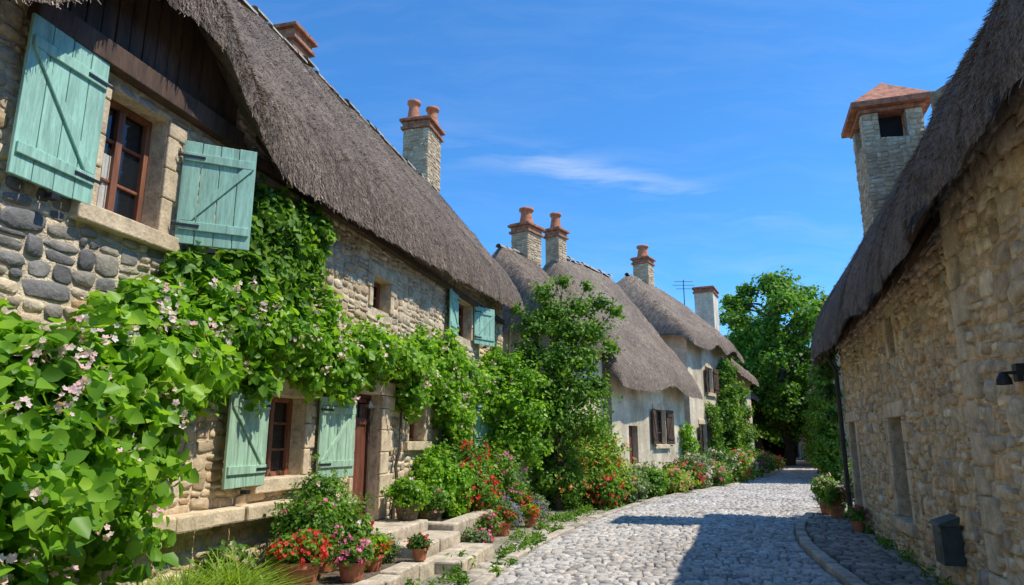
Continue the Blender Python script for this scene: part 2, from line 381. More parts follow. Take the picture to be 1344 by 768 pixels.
    if ridgecap:
        mb=MB(); mid=R.half
        inset=max(0.2,(R.ridge-R.eave-R.hipz)/R.hip)
        x=R.a0+inset
        while x<R.a1-inset:
            L_=random.uniform(.3,.55); x2=x+L_; z=R.top(x+.2,mid)+random.uniform(-.02,.01); r=random.uniform(.1,.13)
            for k in range(6):
                a=math.pi*k/6; a2=math.pi*(k+1)/6
                mb.face([fr(x,-mid+r*math.cos(a),z-.06+r*math.sin(a)),fr(x,-mid+r*math.cos(a2),z-.06+r*math.sin(a2)),fr(x2+.01,-mid+(r-.012)*math.cos(a2),z-.06+(r-.012)*math.sin(a2)),fr(x2+.01,-mid+(r-.012)*math.cos(a),z-.06+(r-.012)*math.sin(a))])
            x=x2
        mb.make('ridge_cap',['ridge'],parent)
def walls(name,fr,R,openings,mat,parent,topf=None,proud=0,s0=None,s1=None,ends=True,foot=-.1):
    s0=R.s0 if s0 is None else s0; s1=R.s1 if s1 is None else s1
    tf=topf or (lambda x: max(R.B(min(max(x,R.a0+.3),R.a1-.3),0),R.eave)+.12)
    mb=MB(); br={s0,s1}
    for o in openings: br.add(o[0]); br.add(o[1])
    n=int((s1-s0)/.35)
    for i in range(n): br.add(s0+(s1-s0)*i/n)
    br=sorted(br); zs=sorted({foot}|{o[2] for o in openings}|{o[3] for o in openings})
    ztopmax=max(zs)
    for a,b_ in zip(br[:-1],br[1:]):
        if b_-a<1e-5: continue
        m=(a+b_)/2
        def inside(z): return any(o[0]<=m<=o[1] and o[2]<z<o[3] for o in openings)
        for z0,z1 in zip(zs[:-1],zs[1:]):
            if not inside((z0+z1)/2): mb.face([fr(a,proud,z0),fr(b_,proud,z0),fr(b_,proud,z1),fr(a,proud,z1)])
        z0=ztopmax; mb.face([fr(a,proud,z0),fr(b_,proud,z0),fr(b_,proud,tf(b_)),fr(a,proud,tf(a))])
    for o in openings:
        d=-.34; a,b_,z0,z1=o[:4]
        mb.face([fr(a,proud,z0),fr(a,d,z0),fr(a,d,z1),fr(a,proud,z1)]); mb.face([fr(b_,proud,z0),fr(b_,d,z0),fr(b_,d,z1),fr(b_,proud,z1)])
        mb.face([fr(a,proud,z0),fr(b_,proud,z0),fr(b_,d,z0),fr(a,d,z0)]); mb.face([fr(a,proud,z1),fr(b_,proud,z1),fr(b_,d,z1),fr(a,d,z1)])
    if ends:
        dpt=R.depth; zt=R.eave+R.hipz+.5
        for e in (s0,s1):
            zc=zt+1.2
            mb.face([fr(e,proud,foot),fr(e,-dpt,foot),fr(e,-dpt,zt),fr(e,-dpt*.5,zc),fr(e,proud,zt)])
        mb.face([fr(s0,-dpt,foot),fr(s1,-dpt,foot),fr(s1,-dpt,zt),fr(s0,-dpt,zt)])
    me=bpy.data.meshes.new(name); me.from_pydata(mb.v,[],mb.f); link(name,me,[mat],parent)
def window(fr,a,b_,z0,z1,parent,cols=2,rows=3,depth=-.24,wood='winwood',curtain=False,frame=True,sill=True,fmat='dress',lintel=True,nm='window',glass='glass'):
    mb=MB(); t=.055; d=depth
    mb.box(fr,a,a+t,d,d+.07,z0,z1); mb.box(fr,b_-t,b_,d,d+.07,z0,z1); mb.box(fr,a+t,b_-t,d+.002,d+.068,z1-t,z1); mb.box(fr,a+t,b_-t,d+.002,d+.068,z0,z0+t)
    for i in range(1,cols):
        x=a+(b_-a)*i/cols; mb.box(fr,x-.035,x+.035,d+.004,d+.064,z0+t,z1-t)
    for i in range(1,rows):
        z=z0+(z1-z0)*i/rows; mb.box(fr,a+t,b_-t,d+.012,d+.046,z-.014,z+.014)
    mb.make(nm+'_frame',[wood],parent,bevel=.006)
    g=MB(); g.face([fr(a,d+.02,z0),fr(b_,d+.02,z0),fr(b_,d+.02,z1),fr(a,d+.02,z1)]); g.make(nm+'_glass',[glass],parent)
    k=MB()
    k.box(fr,a-.02,b_+.02,d-.35,d-.3,z0-.02,z1+.02); k.make(nm+'_interior',['dark'],parent)
    if curtain:
        c=MB(); 
        for i in range(8):
            x=a+t+(b_-a)*.05*i; c.box(fr,x,x+.03,d+.022,d+.026+.004*(i%2),z0+t,z0+(z1-z0)*.55)
        c.make(nm+'_curtain',['curtain'],parent)
    if frame:
        s=MB(); 
        if sill: s.box(fr,a-.22,b_+.22,-.05,.1,z0-.15,z0-.002)
        if lintel: s.box(fr,a-.2,b_+.2,-.04,.035,z1+.002,z1+.2)
        z=z0+.0; k=0
        while z<z1-.02:
            h=min(.28+.07*random.random(),z1-z); w=.12+.09*(k%2)
            s.box(fr,a-w,a-.002,-.04,.032+.004*(k%2),z+.004,z+h-.004); s.box(fr,b_+.002,b_+w+.02,-.04,.032+.004*(k%2),z+.004,z+h-.004); z+=h; k+=1
        s.make(nm+'_surround',[fmat],parent,bevel=.012)
def shutter(fr,hs,z0,z1,w,side,parent,ang=3,mat='teal',off=.05,boards=4,nm='shutter'):
    a=math.radians(ang); 
    class F:
        def __call__(s,x,o,z):
            return fr(hs+side*(x*math.cos(a)-o*math.sin(a)*1),off+x*math.sin(a)+o*math.cos(a),z)
    f=F(); mb=MB(); bw=w/boards
    for i in range(boards):
        dz=random.uniform(-.004,.004)
        mb.box(f,i*bw+.003,(i+1)*bw-.003,0,.03,z0+dz,z1+dz)
    h=z1-z0
    for zz in (z0+h*.13,z1-h*.2):
        mb.box(f,.02,w-.02,.03,.052,zz,zz+.085)
    za,zb=z0+h*.13+.087,z1-h*.2-.002
    P=[f(.03,.031,za),f(.12,.031,za),f(.12,.05,za),f(.03,.05,za),f(w-.12,.031,zb),f(w-.03,.031,zb),f(w-.03,.05,zb),f(w-.12,.05,zb)]
    mb.hexa(P); mb.make(nm,[mat],parent,bevel=.005)
    ir=MB()
    for zz in (z0+h*.13+.03,z1-h*.2+.03): ir.box(f,-.04,w*.3,.053,.06,zz,zz+.025)
    ir.box(f,w*.45,w*.55,.0,.07,z0-.07,z0-.03)
    ir.make(nm+'_hinge',['iron'],parent)
def chimney(fr,s,o,z0,z1,w,d,parent,mat='mortC',pots=2,cap='brick',nm='chimney',stones='stC',seed=3):
    mb=MB()
    mb.box(fr,s-w/2,s+w/2,o-d/2,o+d/2,z0,z1-.35); mb.make(nm+'_stack',[mat],parent)
    if stones:
        kw=dict(sw=(.14,.34),sh=(.07,.13),relief=.02,gap=.007)
        rubble(nm+'_stones_side',fr,o+d/2,s-w/2,s+w/2,z0,z1-.35,stones,parent,seed=seed,**kw)
        rubble(nm+'_stones_front',fr,s-w/2,o-d/2,o+d/2,z0,z1-.35,stones,parent,seed=seed+1,axis='end',**kw)
    c=MB()
    for (zz0,zz1,g) in ((z1-.348,z1-.27,.07),(z1-.268,z1-.12,.02),(z1-.118,z1-.04,.1),(z1-.038,z1,.05)):
        c.box(fr,s-w/2-g,s+w/2+g,o-d/2-g,o+d/2+g,zz0,zz1)
    c.make(nm+'_cap',[cap],parent,bevel=.012)
    if pots:
        p=MB()
        for i in range(pots):
            x=s+(i-(pots-1)/2)*(w/pots); q=fr(x,o+(i-(pots-1)/2)*d*.5,z1); r=min(w/pots,d)*.36
            lathe(p,q,[(r*1.1,0),(r*1.0,.12),(r*.8,.4),(r*.85,.5),(r*1.08,.52),(r*1.08,.6),(r*.8,.61),(r*.7,.2)],14)
        p.make(nm+'_pots',['pot'],parent,smooth=True,weld=True)

# ================================================================== LEFT COTTAGE
DL=4.58
a=math.radians(14); FL=Fr((-DL*math.cos(a),DL*math.sin(a)),14)
left=empty('thatched_cottage')
RL=Roof(-4,17.3,4.0,4.42,8.05,.42,ove=.7,hip=5.0,T=.6,brows=((4.62,1.08,.95),),tilt=(6.5,.05),hipz=.7,bp=3)
build_roof('thatch_roof',FL,RL,'thatchL',left,straw=60000,step=.14)
opL=[(4.3,4.98,3.45,4.55),(6.9,7.72,1.2,2.12),(9.05,9.88,.45,2.3),(3.7,4.5,1.2,2.1),(9.45,10.1,3.62,4.12),(11.05,11.75,1.6,2.25),(13.5,14.5,3.8,4.6),(13.6,14.6,1.5,2.45)]
walls('stone_walls',FL,RL,opL,'mortL',left)
def wid(ops,m=.13): return [(o[0]-m,o[1]+m,o[2]-.14,o[3]+.0) for o in ops]
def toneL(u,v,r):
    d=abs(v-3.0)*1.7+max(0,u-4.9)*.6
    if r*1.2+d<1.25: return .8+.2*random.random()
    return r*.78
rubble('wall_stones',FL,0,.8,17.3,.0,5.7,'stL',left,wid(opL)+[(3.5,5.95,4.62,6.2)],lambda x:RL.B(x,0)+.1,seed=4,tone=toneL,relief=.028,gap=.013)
window(FL,4.3,4.98,3.45,4.55,left,2,3,curtain=True,lintel=False,nm='upper_window')
window(FL,6.9,7.72,1.2,2.12,left,2,3,nm='lower_window')
window(FL,3.7,4.5,1.2,2.1,left,2,3,nm='vine_window')
window(FL,9.45,10.1,3.62,4.12,left,2,2,nm='attic_window',sill=False)
window(FL,11.05,11.75,1.6,2.25,left,2,2,nm='small_window')
window(FL,13.5,14.5,3.8,4.6,left,2,3,nm='far_upper_window',sill=False)
window(FL,13.6,14.6,1.5,2.45,left,2,3,nm='far_lower_window')
shutter(FL,4.18,3.42,4.66,.72,-1,left,2,'teal',.07,nm='shutter_a')
shutter(FL,5.16,3.4,4.42,.66,1,left,50,'teal',.05,nm='shutter_b')
shutter(FL,6.82,1.14,2.14,.78,-1,left,5,'tealf',.07,nm='shutter_c')
shutter(FL,7.95,1.14,2.16,.8,1,left,6,'tealf',.07,nm='shutter_d')
shutter(FL,13.42,3.75,4.62,.7,-1,left,5,'teal',.05,nm='shutter_e')
shutter(FL,14.58,3.75,4.62,.7,1,left,25,'teal',.05,nm='shutter_f')
shutter(FL,13.5,1.5,2.48,.7,-1,left,5,'teal',.05,nm='shutter_g')
shutter(FL,14.7,1.5,2.48,.7,1,left,25,'teal',.05,nm='shutter_h')
mb=MB()
mb.box(FL,3.5,5.95,-.1,.12,4.66,4.86)
mb.box(FL,5.97,17.2,.03,.13,4.6,4.7)
x=3.5
while x<5.9:
    mb.box(FL,x,x+.14,.01,.04+.01*random.random(),4.865,min(6.1,RL.B(x+.07,0)+.05)); x+=.15  # dark board colour stands in for the shade of the timbered cavity
for x in np.arange(6.3,17.2,.55):
    zz=RL.B(x,-.3)
    P=[FL(x,.0,zz+.32),FL(x+.09,.0,zz+.32),FL(x+.09,.36,zz-.13),FL(x,.36,zz-.13)]
    P=P+[p+Vector((0,0,.11)) for p in P]; mb.hexa(P)
for x in (3.9,4.4,4.9,5.4):
    zt=RL.B(x,-.35)
    P=[FL(x,.0,zt+.42),FL(x+.1,.0,zt+.42),FL(x+.1,.4,zt-.12),FL(x,.4,zt-.12)]; P=P+[p+Vector((0,0,.12)) for p in P]; mb.hexa(P)
mb.make('roof_timbers',['wood'],left,bevel=.008)
mb=MB()
for i in range(5): mb.box(FL,9.1+i*.146,9.1+(i+1)*.146-.006,-.22,-.18,.47,2.24)
mb.box(FL,9.12,9.8,-.178,-.155,.7,.8); mb.box(FL,9.12,9.8,-.178,-.155,1.85,1.95)
mb.make('door_leaf',['doorwood'],left,bevel=.004)
mb=MB(); mb.box(FL,9.05,9.1,-.24,-.14,.45,2.3); mb.box(FL,9.835,9.88,-.24,-.14,.45,2.3); mb.box(FL,9.102,9.833,-.24,-.14,2.25,2.298)
mb.make('door_frame',['wood'],left,bevel=.004)
mb=MB()
z=.45;k=0
while z<2.28:
    h=min(.33,2.3-z); w=.3+.16*(k%2)
    mb.box(FL,9.884,9.884+w,-.02,.06+.004*(k%2),z+.004,z+h-.004); mb.box(FL,9.046-.08-.02*(k%2),9.046,-.02,.04,z+.004,z+h-.004); z+=h;k+=1
mb.box(FL,8.95,10.35,-.02,.07,2.304,2.52)
mb.make('door_surround',['dress'],left,bevel=.015)
mb=MB(); x=2.0
while x<6.5:
    l=random.uniform(.5,.95); mb.box(FL,x,x+l-.01,.0,.2+random.uniform(-.03,.03),.8,.95); x+=l
mb.make('stone_ledge',['dress'],left,bevel=.02)
chimney(FL,17.0,-2.3,7.6,10.5,1.0,.75,left,pots=2,nm='end_chimney')
chimney(FL,10.5,-2.45,7.8,9.35,.6,.5,left,'brick',0,'brick',nm='brick_chimney',stones=None)
def lantern(fr,s,z,parent,nm='wall_lantern',o=.02):
    m=MB(); m.box(fr,s-.03,s+.03,o,o+.03,z-.08,z+.14); m.box(fr,s-.012,s+.012,o+.03,o+.17,z+.11,z+.13)
    c=fr(s,o+.17,z-.12); lathe(m,c,[(.0,0),(.05,.0),(.05,.015),(.01,.016)],6)
    for k in range(4):
        an=math.pi/4+k*math.pi/2; p=Vector(c)+Vector((.045*math.cos(an),.045*math.sin(an),0)); q=Vector(c)+Vector((.075*math.cos(an),.075*math.sin(an),.17)); tube(m,[p,q],[.006,.006],4)
    lathe(m,c,[(.0,.17),(.095,.17),(.09,.185),(.03,.24),(.015,.27),(0,.28)],8)
    m.make(nm,['iron'],parent)
lantern(FL,8.93,2.0,left,'door_lantern',.13)

# ================================================================== RIGHT COTTAGE
DR=1.95; a=math.radians(18.5); FRt=Fr((DR*math.cos(a),-DR*math.sin(a)),18.5,flip=True)
right=empty('stone_cottage')
RR=Roof(-4,15.3,4.0,3.12,7.15,.5,ove=1.15,hip=6.0,T=.6,tilt=(12,.06),hipz=1.15,brows=((4.6,2.2,.30),(10.3,1.2,.14)))
build_roof('thatch_roof',FRt,RR,'thatchR',right,straw=60000,step=.14,ridgecap=False)
opR=[(10.1,11.0,.6,1.92),(9.95,10.4,2.7,3.25),(14.0,14.8,.05,1.95)]
walls('stone_walls',FRt,RR,opR,'mortR',right,s0=6.8)
walls('stone_walls_front',FRt,RR,[],'mortR',right,s0=-4,s1=6.78,proud=.1)
rubble('wall_stones',FRt,0,6.82,15.3,.0,4.1,'stR',right,[(9.95,11.15,.46,2.12),(9.85,10.5,2.6,3.34),(13.85,14.95,0,2.12)],lambda x:RR.B(x,0)+.1,seed=8,sw=(.12,.46),sh=(.07,.22),relief=.038,gap=.017)
rubble('wall_stones_front',FRt,.1,2.4,6.78,.0,4.3,'stR2',right,[],lambda x:RR.B(x,0)+.1,seed=9,sw=(.14,.52),sh=(.08,.26),relief=.042,gap=.019)
mb=MB(); z=0.0;k=0
while z<3.9:
    h=random.uniform(.2,.34); w=.2+.16*(k%2); mb.box(FRt,6.8-w,6.83,-.1,.15+random.uniform(0,.02),z+.005,z+h-.005); z+=h;k+=1
mb.make('corner_quoins',['dress'],right,bevel=.025)
g2m,nt2,b2=newmat('dark_window_glass'); setin(b2,{'Base Color':(.01,.011,.012,1),'Roughness':.25,'Specular IOR Level':.15}); M['glass2']=g2m
window(FRt,10.1,11.0,.6,1.92,right,2,3,depth=-.33,nm='tall_window',glass='glass2')
window(FRt,9.95,10.4,2.7,3.25,right,1,1,depth=-.25,nm='small_window',sill=False,lintel=False,glass='glass2',wood='wood')
mb=MB()
for i in range(5): mb.box(FRt,14.05+i*.14,14.05+(i+1)*.14-.006,-.22,-.18,.05,1.92)
mb.make('side_door',['wood'],right,bevel=.004)
mb=MB(); mb.box(FRt,13.8,15.0,-.02,.05,1.955,2.15); mb.box(FRt,13.82,13.997,-.02,.05,.05,1.95); mb.box(FRt,14.803,14.98,-.02,.05,.05,1.95); mb.make('door_surround',['dress'],right,bevel=.012)
mb=MB()
for x in np.arange(7,15.4,.6):
    if 9.8<x<10.5: continue
    P=[FRt(x,.0,3.75),FRt(x+.09,.0,3.75),FRt(x+.09,.42,3.12),FRt(x,.42,3.12)]; P=P+[p+Vector((0,0,.1)) for p in P]; mb.hexa(P)
mb.make('rafters',['wood'],right)
s,o,z1=15.1,-1.3,8.2
mb=MB(); w,d=1.15,1.1
mb.box(FRt,s-w/2,s+w/2,o-d/2,o+d/2,4.0,z1-.62)
for sx in (-1,1):
    for sy in (-1,1):
        cx=s+sx*(w/2-.13); cy=o+sy*(d/2-.15); mb.box(FRt,cx-.13,cx+.13,cy-.15,cy+.15,z1-.618,z1-.05)
mb.make('lantern_chimney_stack',['mortC'],right)
kw=dict(sw=(.14,.36),sh=(.07,.14),relief=.025,gap=.007)
rubble('chimney_stones_side',FRt,o+d/2,s-w/2,s+w/2,4.2,z1-.05,'stC',right,[(s-w/2+.26,s+w/2-.26,z1-.6,z1)],seed=21,**kw)
rubble('chimney_stones_front',FRt,s-w/2,o-d/2,o+d/2,4.2,z1-.05,'stC',right,[(o-d/2+.3,o+d/2-.3,z1-.6,z1)],seed=22,axis='end',**kw)
mb=MB(); mb.box(FRt,s-w/2+.28,s+w/2-.28,o-d/2+.32,o+d/2-.32,z1-.615,z1-.06); mb.make('chimney_flue',['dark'],right)
mb=MB(); mb.box(FRt,s-w/2-.06,s+w/2+.06,o-d/2-.06,o+d/2+.06,z1-.048,z1+.04); mb.box(FRt,s-w/2-.2,s+w/2+.2,o-d/2-.2,o+d/2+.2,z1+.042,z1+.17)
mb.make('chimney_brick_course',['tile'],right,bevel=.015)
mb=MB()
for lay in range(6):
    k0=1-lay*.165; k1=k0-.18; zb=z1+.172+lay*.115
    def rr(k,z): k=max(k,.02); return [FRt(s-(w/2+.17)*k,o-(d/2+.17)*k,z),FRt(s+(w/2+.17)*k,o-(d/2+.17)*k,z),FRt(s+(w/2+.17)*k,o+(d/2+.17)*k,z),FRt(s-(w/2+.17)*k,o+(d/2+.17)*k,z)]
    mb.hexa(rr(k0,zb)+rr(k1,zb+.13))
mb.make('chimney_tile_hat',['tile'],right,bevel=.01)
mb=MB(); mb.box(FRt,8.0,8.32,.02,.2,.42,.78)
P=[FRt(7.98,.02,.782),FRt(8.34,.02,.782),FRt(8.34,.23,.782),FRt(7.98,.23,.782),FRt(7.98,.02,.88),FRt(8.34,.02,.88),FRt(8.34,.21,.81),FRt(7.98,.21,.81)]; mb.hexa(P)
mb.box(FRt,8.05,8.27,.2,.207,.7,.725); mb.box(FRt,8.07,8.25,.2,.206,.47,.6)
mb.make('wall_mailbox',['green_iron'],None,bevel=.008)
lr=empty('wall_lamp')
m=MB(); m.box(FRt,5.5,5.58,.12,.17,2.0,2.12); m.box(FRt,5.52,5.56,.17,.22,2.05,2.07)
lathe(m,FRt(5.54,.24,1.98),[(.0,.09),(.02,.085),(.045,.04),(.05,.0),(.04,.0),(0,.04)],12); m.make('lamp_body',['iron'],lr)
m=MB(); tube(m,[FRt(15.3,.4,3.75),FRt(15.25,.25,3.3),FRt(15.22,.12,3.0),FRt(15.2,.12,.05)],[.045]*4,10)
for zz in (.6,1.6,2.5): tube(m,[FRt(15.2,.12,zz),FRt(15.2,.12,zz+.04)],[.06,.06],10)
m.make('drain_pipe',['zinc'],None,smooth=True)

# ================================================================== FAR HOUSES
def simple_house(name,P0,ang,L,depth,eave,ridge,wmat,wins,flip=False,tm='thatchR',ov=.5,hip=2.5,shut=None,straw=9000,hipz=.5,ove=.5,brows=(),wood='wood',cap=True):
    e=empty(name); f=Fr(P0,ang,flip); R=Roof(0,L,depth,eave,ridge,ov,ove=ove,hip=hip,T=.45,hipz=hipz,brows=brows)
    build_roof('thatch_roof',f,R,tm,e,straw=straw,step=.3,ridgecap=cap)
    walls('walls',f,R,wins,wmat,e)
    for i,w in enumerate(wins):
        if w[2]<.3:
            mb=MB(); mb.box(f,w[0],w[1],-.25,-.2,w[2],w[3]); mb.make('door',['doorwood'],e)
        else:
            window(f,*w[:4],e,2,3,depth=-.18,nm='window_%d'%i,wood=wood,lintel=True)
        if shut and w[2]>.3:
            shutter(f,w[0]-.05,w[2],w[3],.42,-1,e,8,shut,.05,3,nm='shutter_%da'%i); shutter(f,w[1]+.05,w[2],w[3],.42,1,e,15,shut,.05,3,nm='shutter_%db'%i)
    return e,f,R
ha,fa,ra=simple_house('thatched_house',(1.5,19.2),34,2.3,5.0,4.2,7.35,'plaster',[(1,1.7,1.2,2.2)],hip=4.5,ove=.35,tm='thatchL')
chimney(fa,1.9,-2.5,7.0,8.75,.85,.65,ha,pots=1,seed=31)
hb,fb,rb=simple_house('white_cottage',(3.1,21.5),34,6.4,5.0,3.2,7.9,'plaster',[(3.4,4.3,1.5,2.7),(1.2,1.9,.1,2.1)],hip=3.1,ov=.6,shut='wood',brows=((3.8,1.0,.3),),hipz=.6)
chimney(fb,1.0,-2.5,7.3,9.1,.55,.55,hb,pots=1,seed=33)
hc,fc,rc=simple_house('thatched_cottage',(7.2,28.0),32,7.0,5.5,5.4,8.7,'plaster',[(1.2,2.0,.9,2.3),(3.0,3.9,.05,2.2),(2.6,3.4,3.7,4.8),(5.2,6.0,3.7,4.8),(5.2,6.0,1.0,2.2)],hip=2.6,brows=((3.0,.9,.4),(5.6,.9,.4)),shut='wood')
chimney(fc,2.7,-2.75,8.1,10.2,.75,.75,hc,pots=1,seed=35)
hd,fd,rd=simple_house('row_cottage',(11.2,35.0),25,8.5,5.5,4.9,7.6,'plaster',[(1.5,2.4,1.0,2.2),(5,5.9,1.0,2.2),(3.2,4.1,3.3,4.3),(6.9,7.8,.05,2.1)],hip=2.2,shut='tealf')
chimney(fd,1.9,-1.3,5.5,9.9,1.7,1.0,hd,'plaster',0,'brick',stones=None)
mb=MB(); ap=fd(.3,-2.2,0); tube(mb,[ap+Vector((0,0,6.5)),ap+Vector((0,0,10.2))],[.03,.025],5)
for zz,ln in ((10.1,.5),(9.9,.6),(9.7,.4)): tube(mb,[ap+Vector((-ln,0,zz)),ap+Vector((ln,0,zz))],[.015,.015],4)
mb.make('roof_antenna',['iron'],hd)
he,fe,re_=simple_house('village_house',(12.4,26.6),22,13,6,4.9,7.2,'plaster2',[(1.5,2.4,1.0,2.2),(4.5,5.4,.05,2.1),(1.5,2.4,3.1,4.2),(7,7.9,1.0,2.2),(7,7.9,3.1,4.2)],flip=True,hip=3,tm='thatchL')
hg,fg,rg=simple_house('village_house',(15.6,45.0),19,13,6,4.0,7.0,'plaster',[(1.5,2.4,1.0,2.2),(4.5,5.4,.05,2.1),(7,7.9,1.0,2.2)],hip=3)
chimney(fg,3,-3,6.5,8.6,.8,.7,hg,pots=1,seed=37)
hh,fh,rh=simple_house('village_house',(18.4,41.5),21,16,6,4.2,7.2,'plaster2',[(1.5,2.4,1.0,2.2),(4.5,5.4,.05,2.1),(7,7.9,1.0,2.2)],flip=True,hip=3)
hi_,fi,ri=simple_house('village_house',(24.2,58),20,9,6,3.8,6.6,'plaster2',[(1.5,2.4,1.0,2.2),(4.5,5.4,.05,2.1)],flip=True,hip=3,straw=2000)
gate=empty('archway_building')
mb=MB(); GO=Vector((20.5,69.5,0))
def GF(x,o,z): return GO+Vector((math.cos(math.radians(20)),-math.sin(math.radians(20)),0))*x+Vector((-math.sin(math.radians(20)),-math.cos(math.radians(20)),0))*o+Vector((0,0,z))
ax0,ax1=3.6,7.4; r=(ax1-ax0)/2; cx=(ax0+ax1)/2
def strip(pts,o): mb.face([GF(x,o,z) for x,z in pts])
strip([(-3,0),(ax0,0),(ax0,2.0),(ax0,6),(-3,6)],0); strip([(ax1,0),(14,0),(14,6),(ax1,6),(ax1,2.0)],0)
N_=10; arc=[(cx-r*math.cos(math.pi*i/N_),2.0+r*.7*math.sin(math.pi*i/N_)) for i in range(N_+1)]
for p,q in zip(arc[:-1],arc[1:]): strip([p,q,(q[0],6),(p[0],6)],0)
for p,q in zip([(ax0,0)]+arc,arc+[(ax1,0)]): mb.face([GF(p[0],0,p[1]),GF(q[0],0,q[1]),GF(q[0],-9,q[1]),GF(p[0],-9,p[1])])
mb.make('arch_wall',['plaster2'],gate)
mb=MB(); mb.box(GF,ax0-.2,ax1+.2,-9.4,-9.1,0,6); mb.make('passage_door',['wood'],gate)
mb=MB(); 
for o0,o1,za,zb in ((.5,-4.5,5.9,9.2),(-4.5,-9.5,9.2,5.9)):
    mb.face([GF(-3.3,o0,za),GF(14.3,o0,za),GF(14.3,o1,zb),GF(-3.3,o1,zb)])
mb.make('tile_roof',['tile'],gate)
mb=MB()
for x in (0,9.5,12):
    mb.box(GF,x,x+.9,-.02,.03,3.4,4.6)
mb.make('gate_windows',['dark'],gate)

# ================================================================== GROUND & ROAD
me=bpy.data.meshes.new('ground'); me.from_pydata([(-500,-400,0),(500,-400,0),(500,700,0),(-500,700,0)],[],[(0,1,2,3)])
m,nt,b=newmat('ground_dirt'); p=pos(nt)
n1=noise_(nt,p,.8,3,.6); n2=noise_(nt,p,14,3,.7); vo=nd(nt,'ShaderNodeTexVoronoi'); vo.inputs['Scale'].default_value=16; nt.links.new(p,vo.inputs['Vector'])
c=ramp(nt,n2.outputs[0],[(.3,(.2,.165,.12)),(.55,(.36,.31,.235)),(.75,(.50,.43,.33))]); c=mixc(nt,ramp(nt,n1.outputs[0],[(.5,(0,0,0)),(.68,(.7,.7,.7))]),c,(.09,.13,.04))
nt.links.new(c,b.inputs['Base Color']); b.inputs['Roughness'].default_value=.95
bump(nt,b,math_(nt,'ADD',n2.outputs[0],vo.outputs['Distance']),.9,.04); M['ground']=m
link('ground',me,['ground'])
Lp=np.array([(-2.2,-10),(-1.2,2),(-.25,8.3),(.55,11.4),(1.95,15.2),(4.3,20.2),(7.6,25.2),(11,31),(15.3,40),(21,55),(26,70)],float)
Rp=np.array([(1.2,-10),(2.6,2),(3.75,8.3),(4.7,11.9),(6.1,15.0),(8.6,18.9),(11.4,23.8),(14.4,29.5),(18.7,39),(24.2,54),(29.2,69)],float)
def spline(P,n):
    t=np.linspace(0,len(P)-1,n); out=[]
    for u in t:
        i=min(int(u),len(P)-2); f=u-i; p0=P[max(i-1,0)];p1=P[i];p2=P[i+1];p3=P[min(i+2,len(P)-1)]
        out.append(.5*((2*p1)+(-p0+p2)*f+(2*p0-5*p1+4*p2-p3)*f*f+(-p0+3*p1-3*p2+p3)*f**3))
    return np.array(out)
Ls=spline(Lp,400); Rs=spline(Rp,400)
mid=(Ls+Rs)/2; dl=np.concatenate([[0],np.cumsum(np.linalg.norm(np.diff(mid,axis=0),axis=1))]); TOT=dl[-1]
def at(A,l): return np.array([np.interp(l,dl,A[:,0]),np.interp(l,dl,A[:,1])])
co=[];q=[]
for i in range(400): co+= [(Ls[i,0],Ls[i,1],.006),(Rs[i,0],Rs[i,1],.006)]
q=[(2*i,2*i+1,2*i+3,2*i+2) for i in range(399)]
npmesh('road_bed',co,q,['joint'])
co=[];q=[];rv=[]; l=7.0; row=0
while l<TOT-.3:
    hgt=.11*random.uniform(.82,1.2)*(1 if l<45 else 1.6)
    Ls_=at(Ls,l);Rs_=at(Rs,l);Le=at(Ls,l+hgt);Re=at(Rs,l+hgt); W_=np.linalg.norm(Rs_-Ls_); n=int(W_/(.13 if l<45 else .22)*random.uniform(.9,1.1))
    cuts=np.sort((np.arange(1,n)+rng.uniform(-.36,.36,n-1)+(.25 if row%2 else -.25))/n); cuts=np.concatenate([[0],cuts,[1]])
    dr=(Le-Ls_); dr=dr/np.linalg.norm(dr)
    for k in range(n):
        f0,f1=cuts[k],cuts[k+1]; g=.007/W_
        def pt(f,v):
            bow=-.25*4*f*(1-f)+.02*math.sin(f*9+row*.35)
            A=Ls_*(1-v)+Le*v; B_=Rs_*(1-v)+Re*v; p=A*(1-f)+B_*f; return p-dr*bow
        jz=random.uniform(-.009,.009)+.03*4*((f0+f1)/2)*(1-(f0+f1)/2)
        c4=[pt(f0+g,.07),pt(f1-g,.07),pt(f1-g,.93),pt(f0+g,.93)]; c4=[c+rng.normal(0,.008,2) for c in c4]; cen=sum(c4)/4
        i0=len(co); tl=rng.normal(0,.005,4)
        for s_,z in ((1,-.005),(.93,.020),(.66,.036)):
            for ci,c in enumerate(c4): p=cen+(c-cen)*s_; co.append((p[0],p[1],z+(jz+tl[ci])*(z>0)))
        for r_ in (0,4):
            for e in range(4): q.append((i0+r_+e,i0+r_+(e+1)%4,i0+r_+4+(e+1)%4,i0+r_+4+e))
        q.append((i0+8,i0+9,i0+10,i0+11)); rv+=[random.random()]*12
    l+=hgt; row+=1
npmesh('cobbled_road',co,q,['cobble'],rnd=rv,smooth=False)
def kerb(name,A,off,w,h,l0,l1,slen=.45):
    mb=MB(); rv=[]; l=l0
    while l<l1:
        L_=slen*random.uniform(.7,1.25); p=at(A,l);p2=at(A,l+L_-.015); d=(p2-p)/np.linalg.norm(p2-p); n=np.array([-d[1],d[0]])
        a0=p+n*off; a1=p2+n*off; b0=p+n*(off+w); b1=p2+n*(off+w); hz=h+random.uniform(-.012,.012)
        mb.hexa([(a0[0],a0[1],-.02),(a1[0],a1[1],-.02),(b1[0],b1[1],-.02),(b0[0],b0[1],-.02),(a0[0],a0[1],hz),(a1[0],a1[1],hz),(b1[0],b1[1],hz),(b0[0],b0[1],hz)])
        rv+=[random.random()]*8; l+=L_
    o=mb.make(name,['kerb'],bevel=.02)
    at_=o.data.attributes.new('rnd','FLOAT','POINT'); at_.data.foreach_set('value',rv); return o
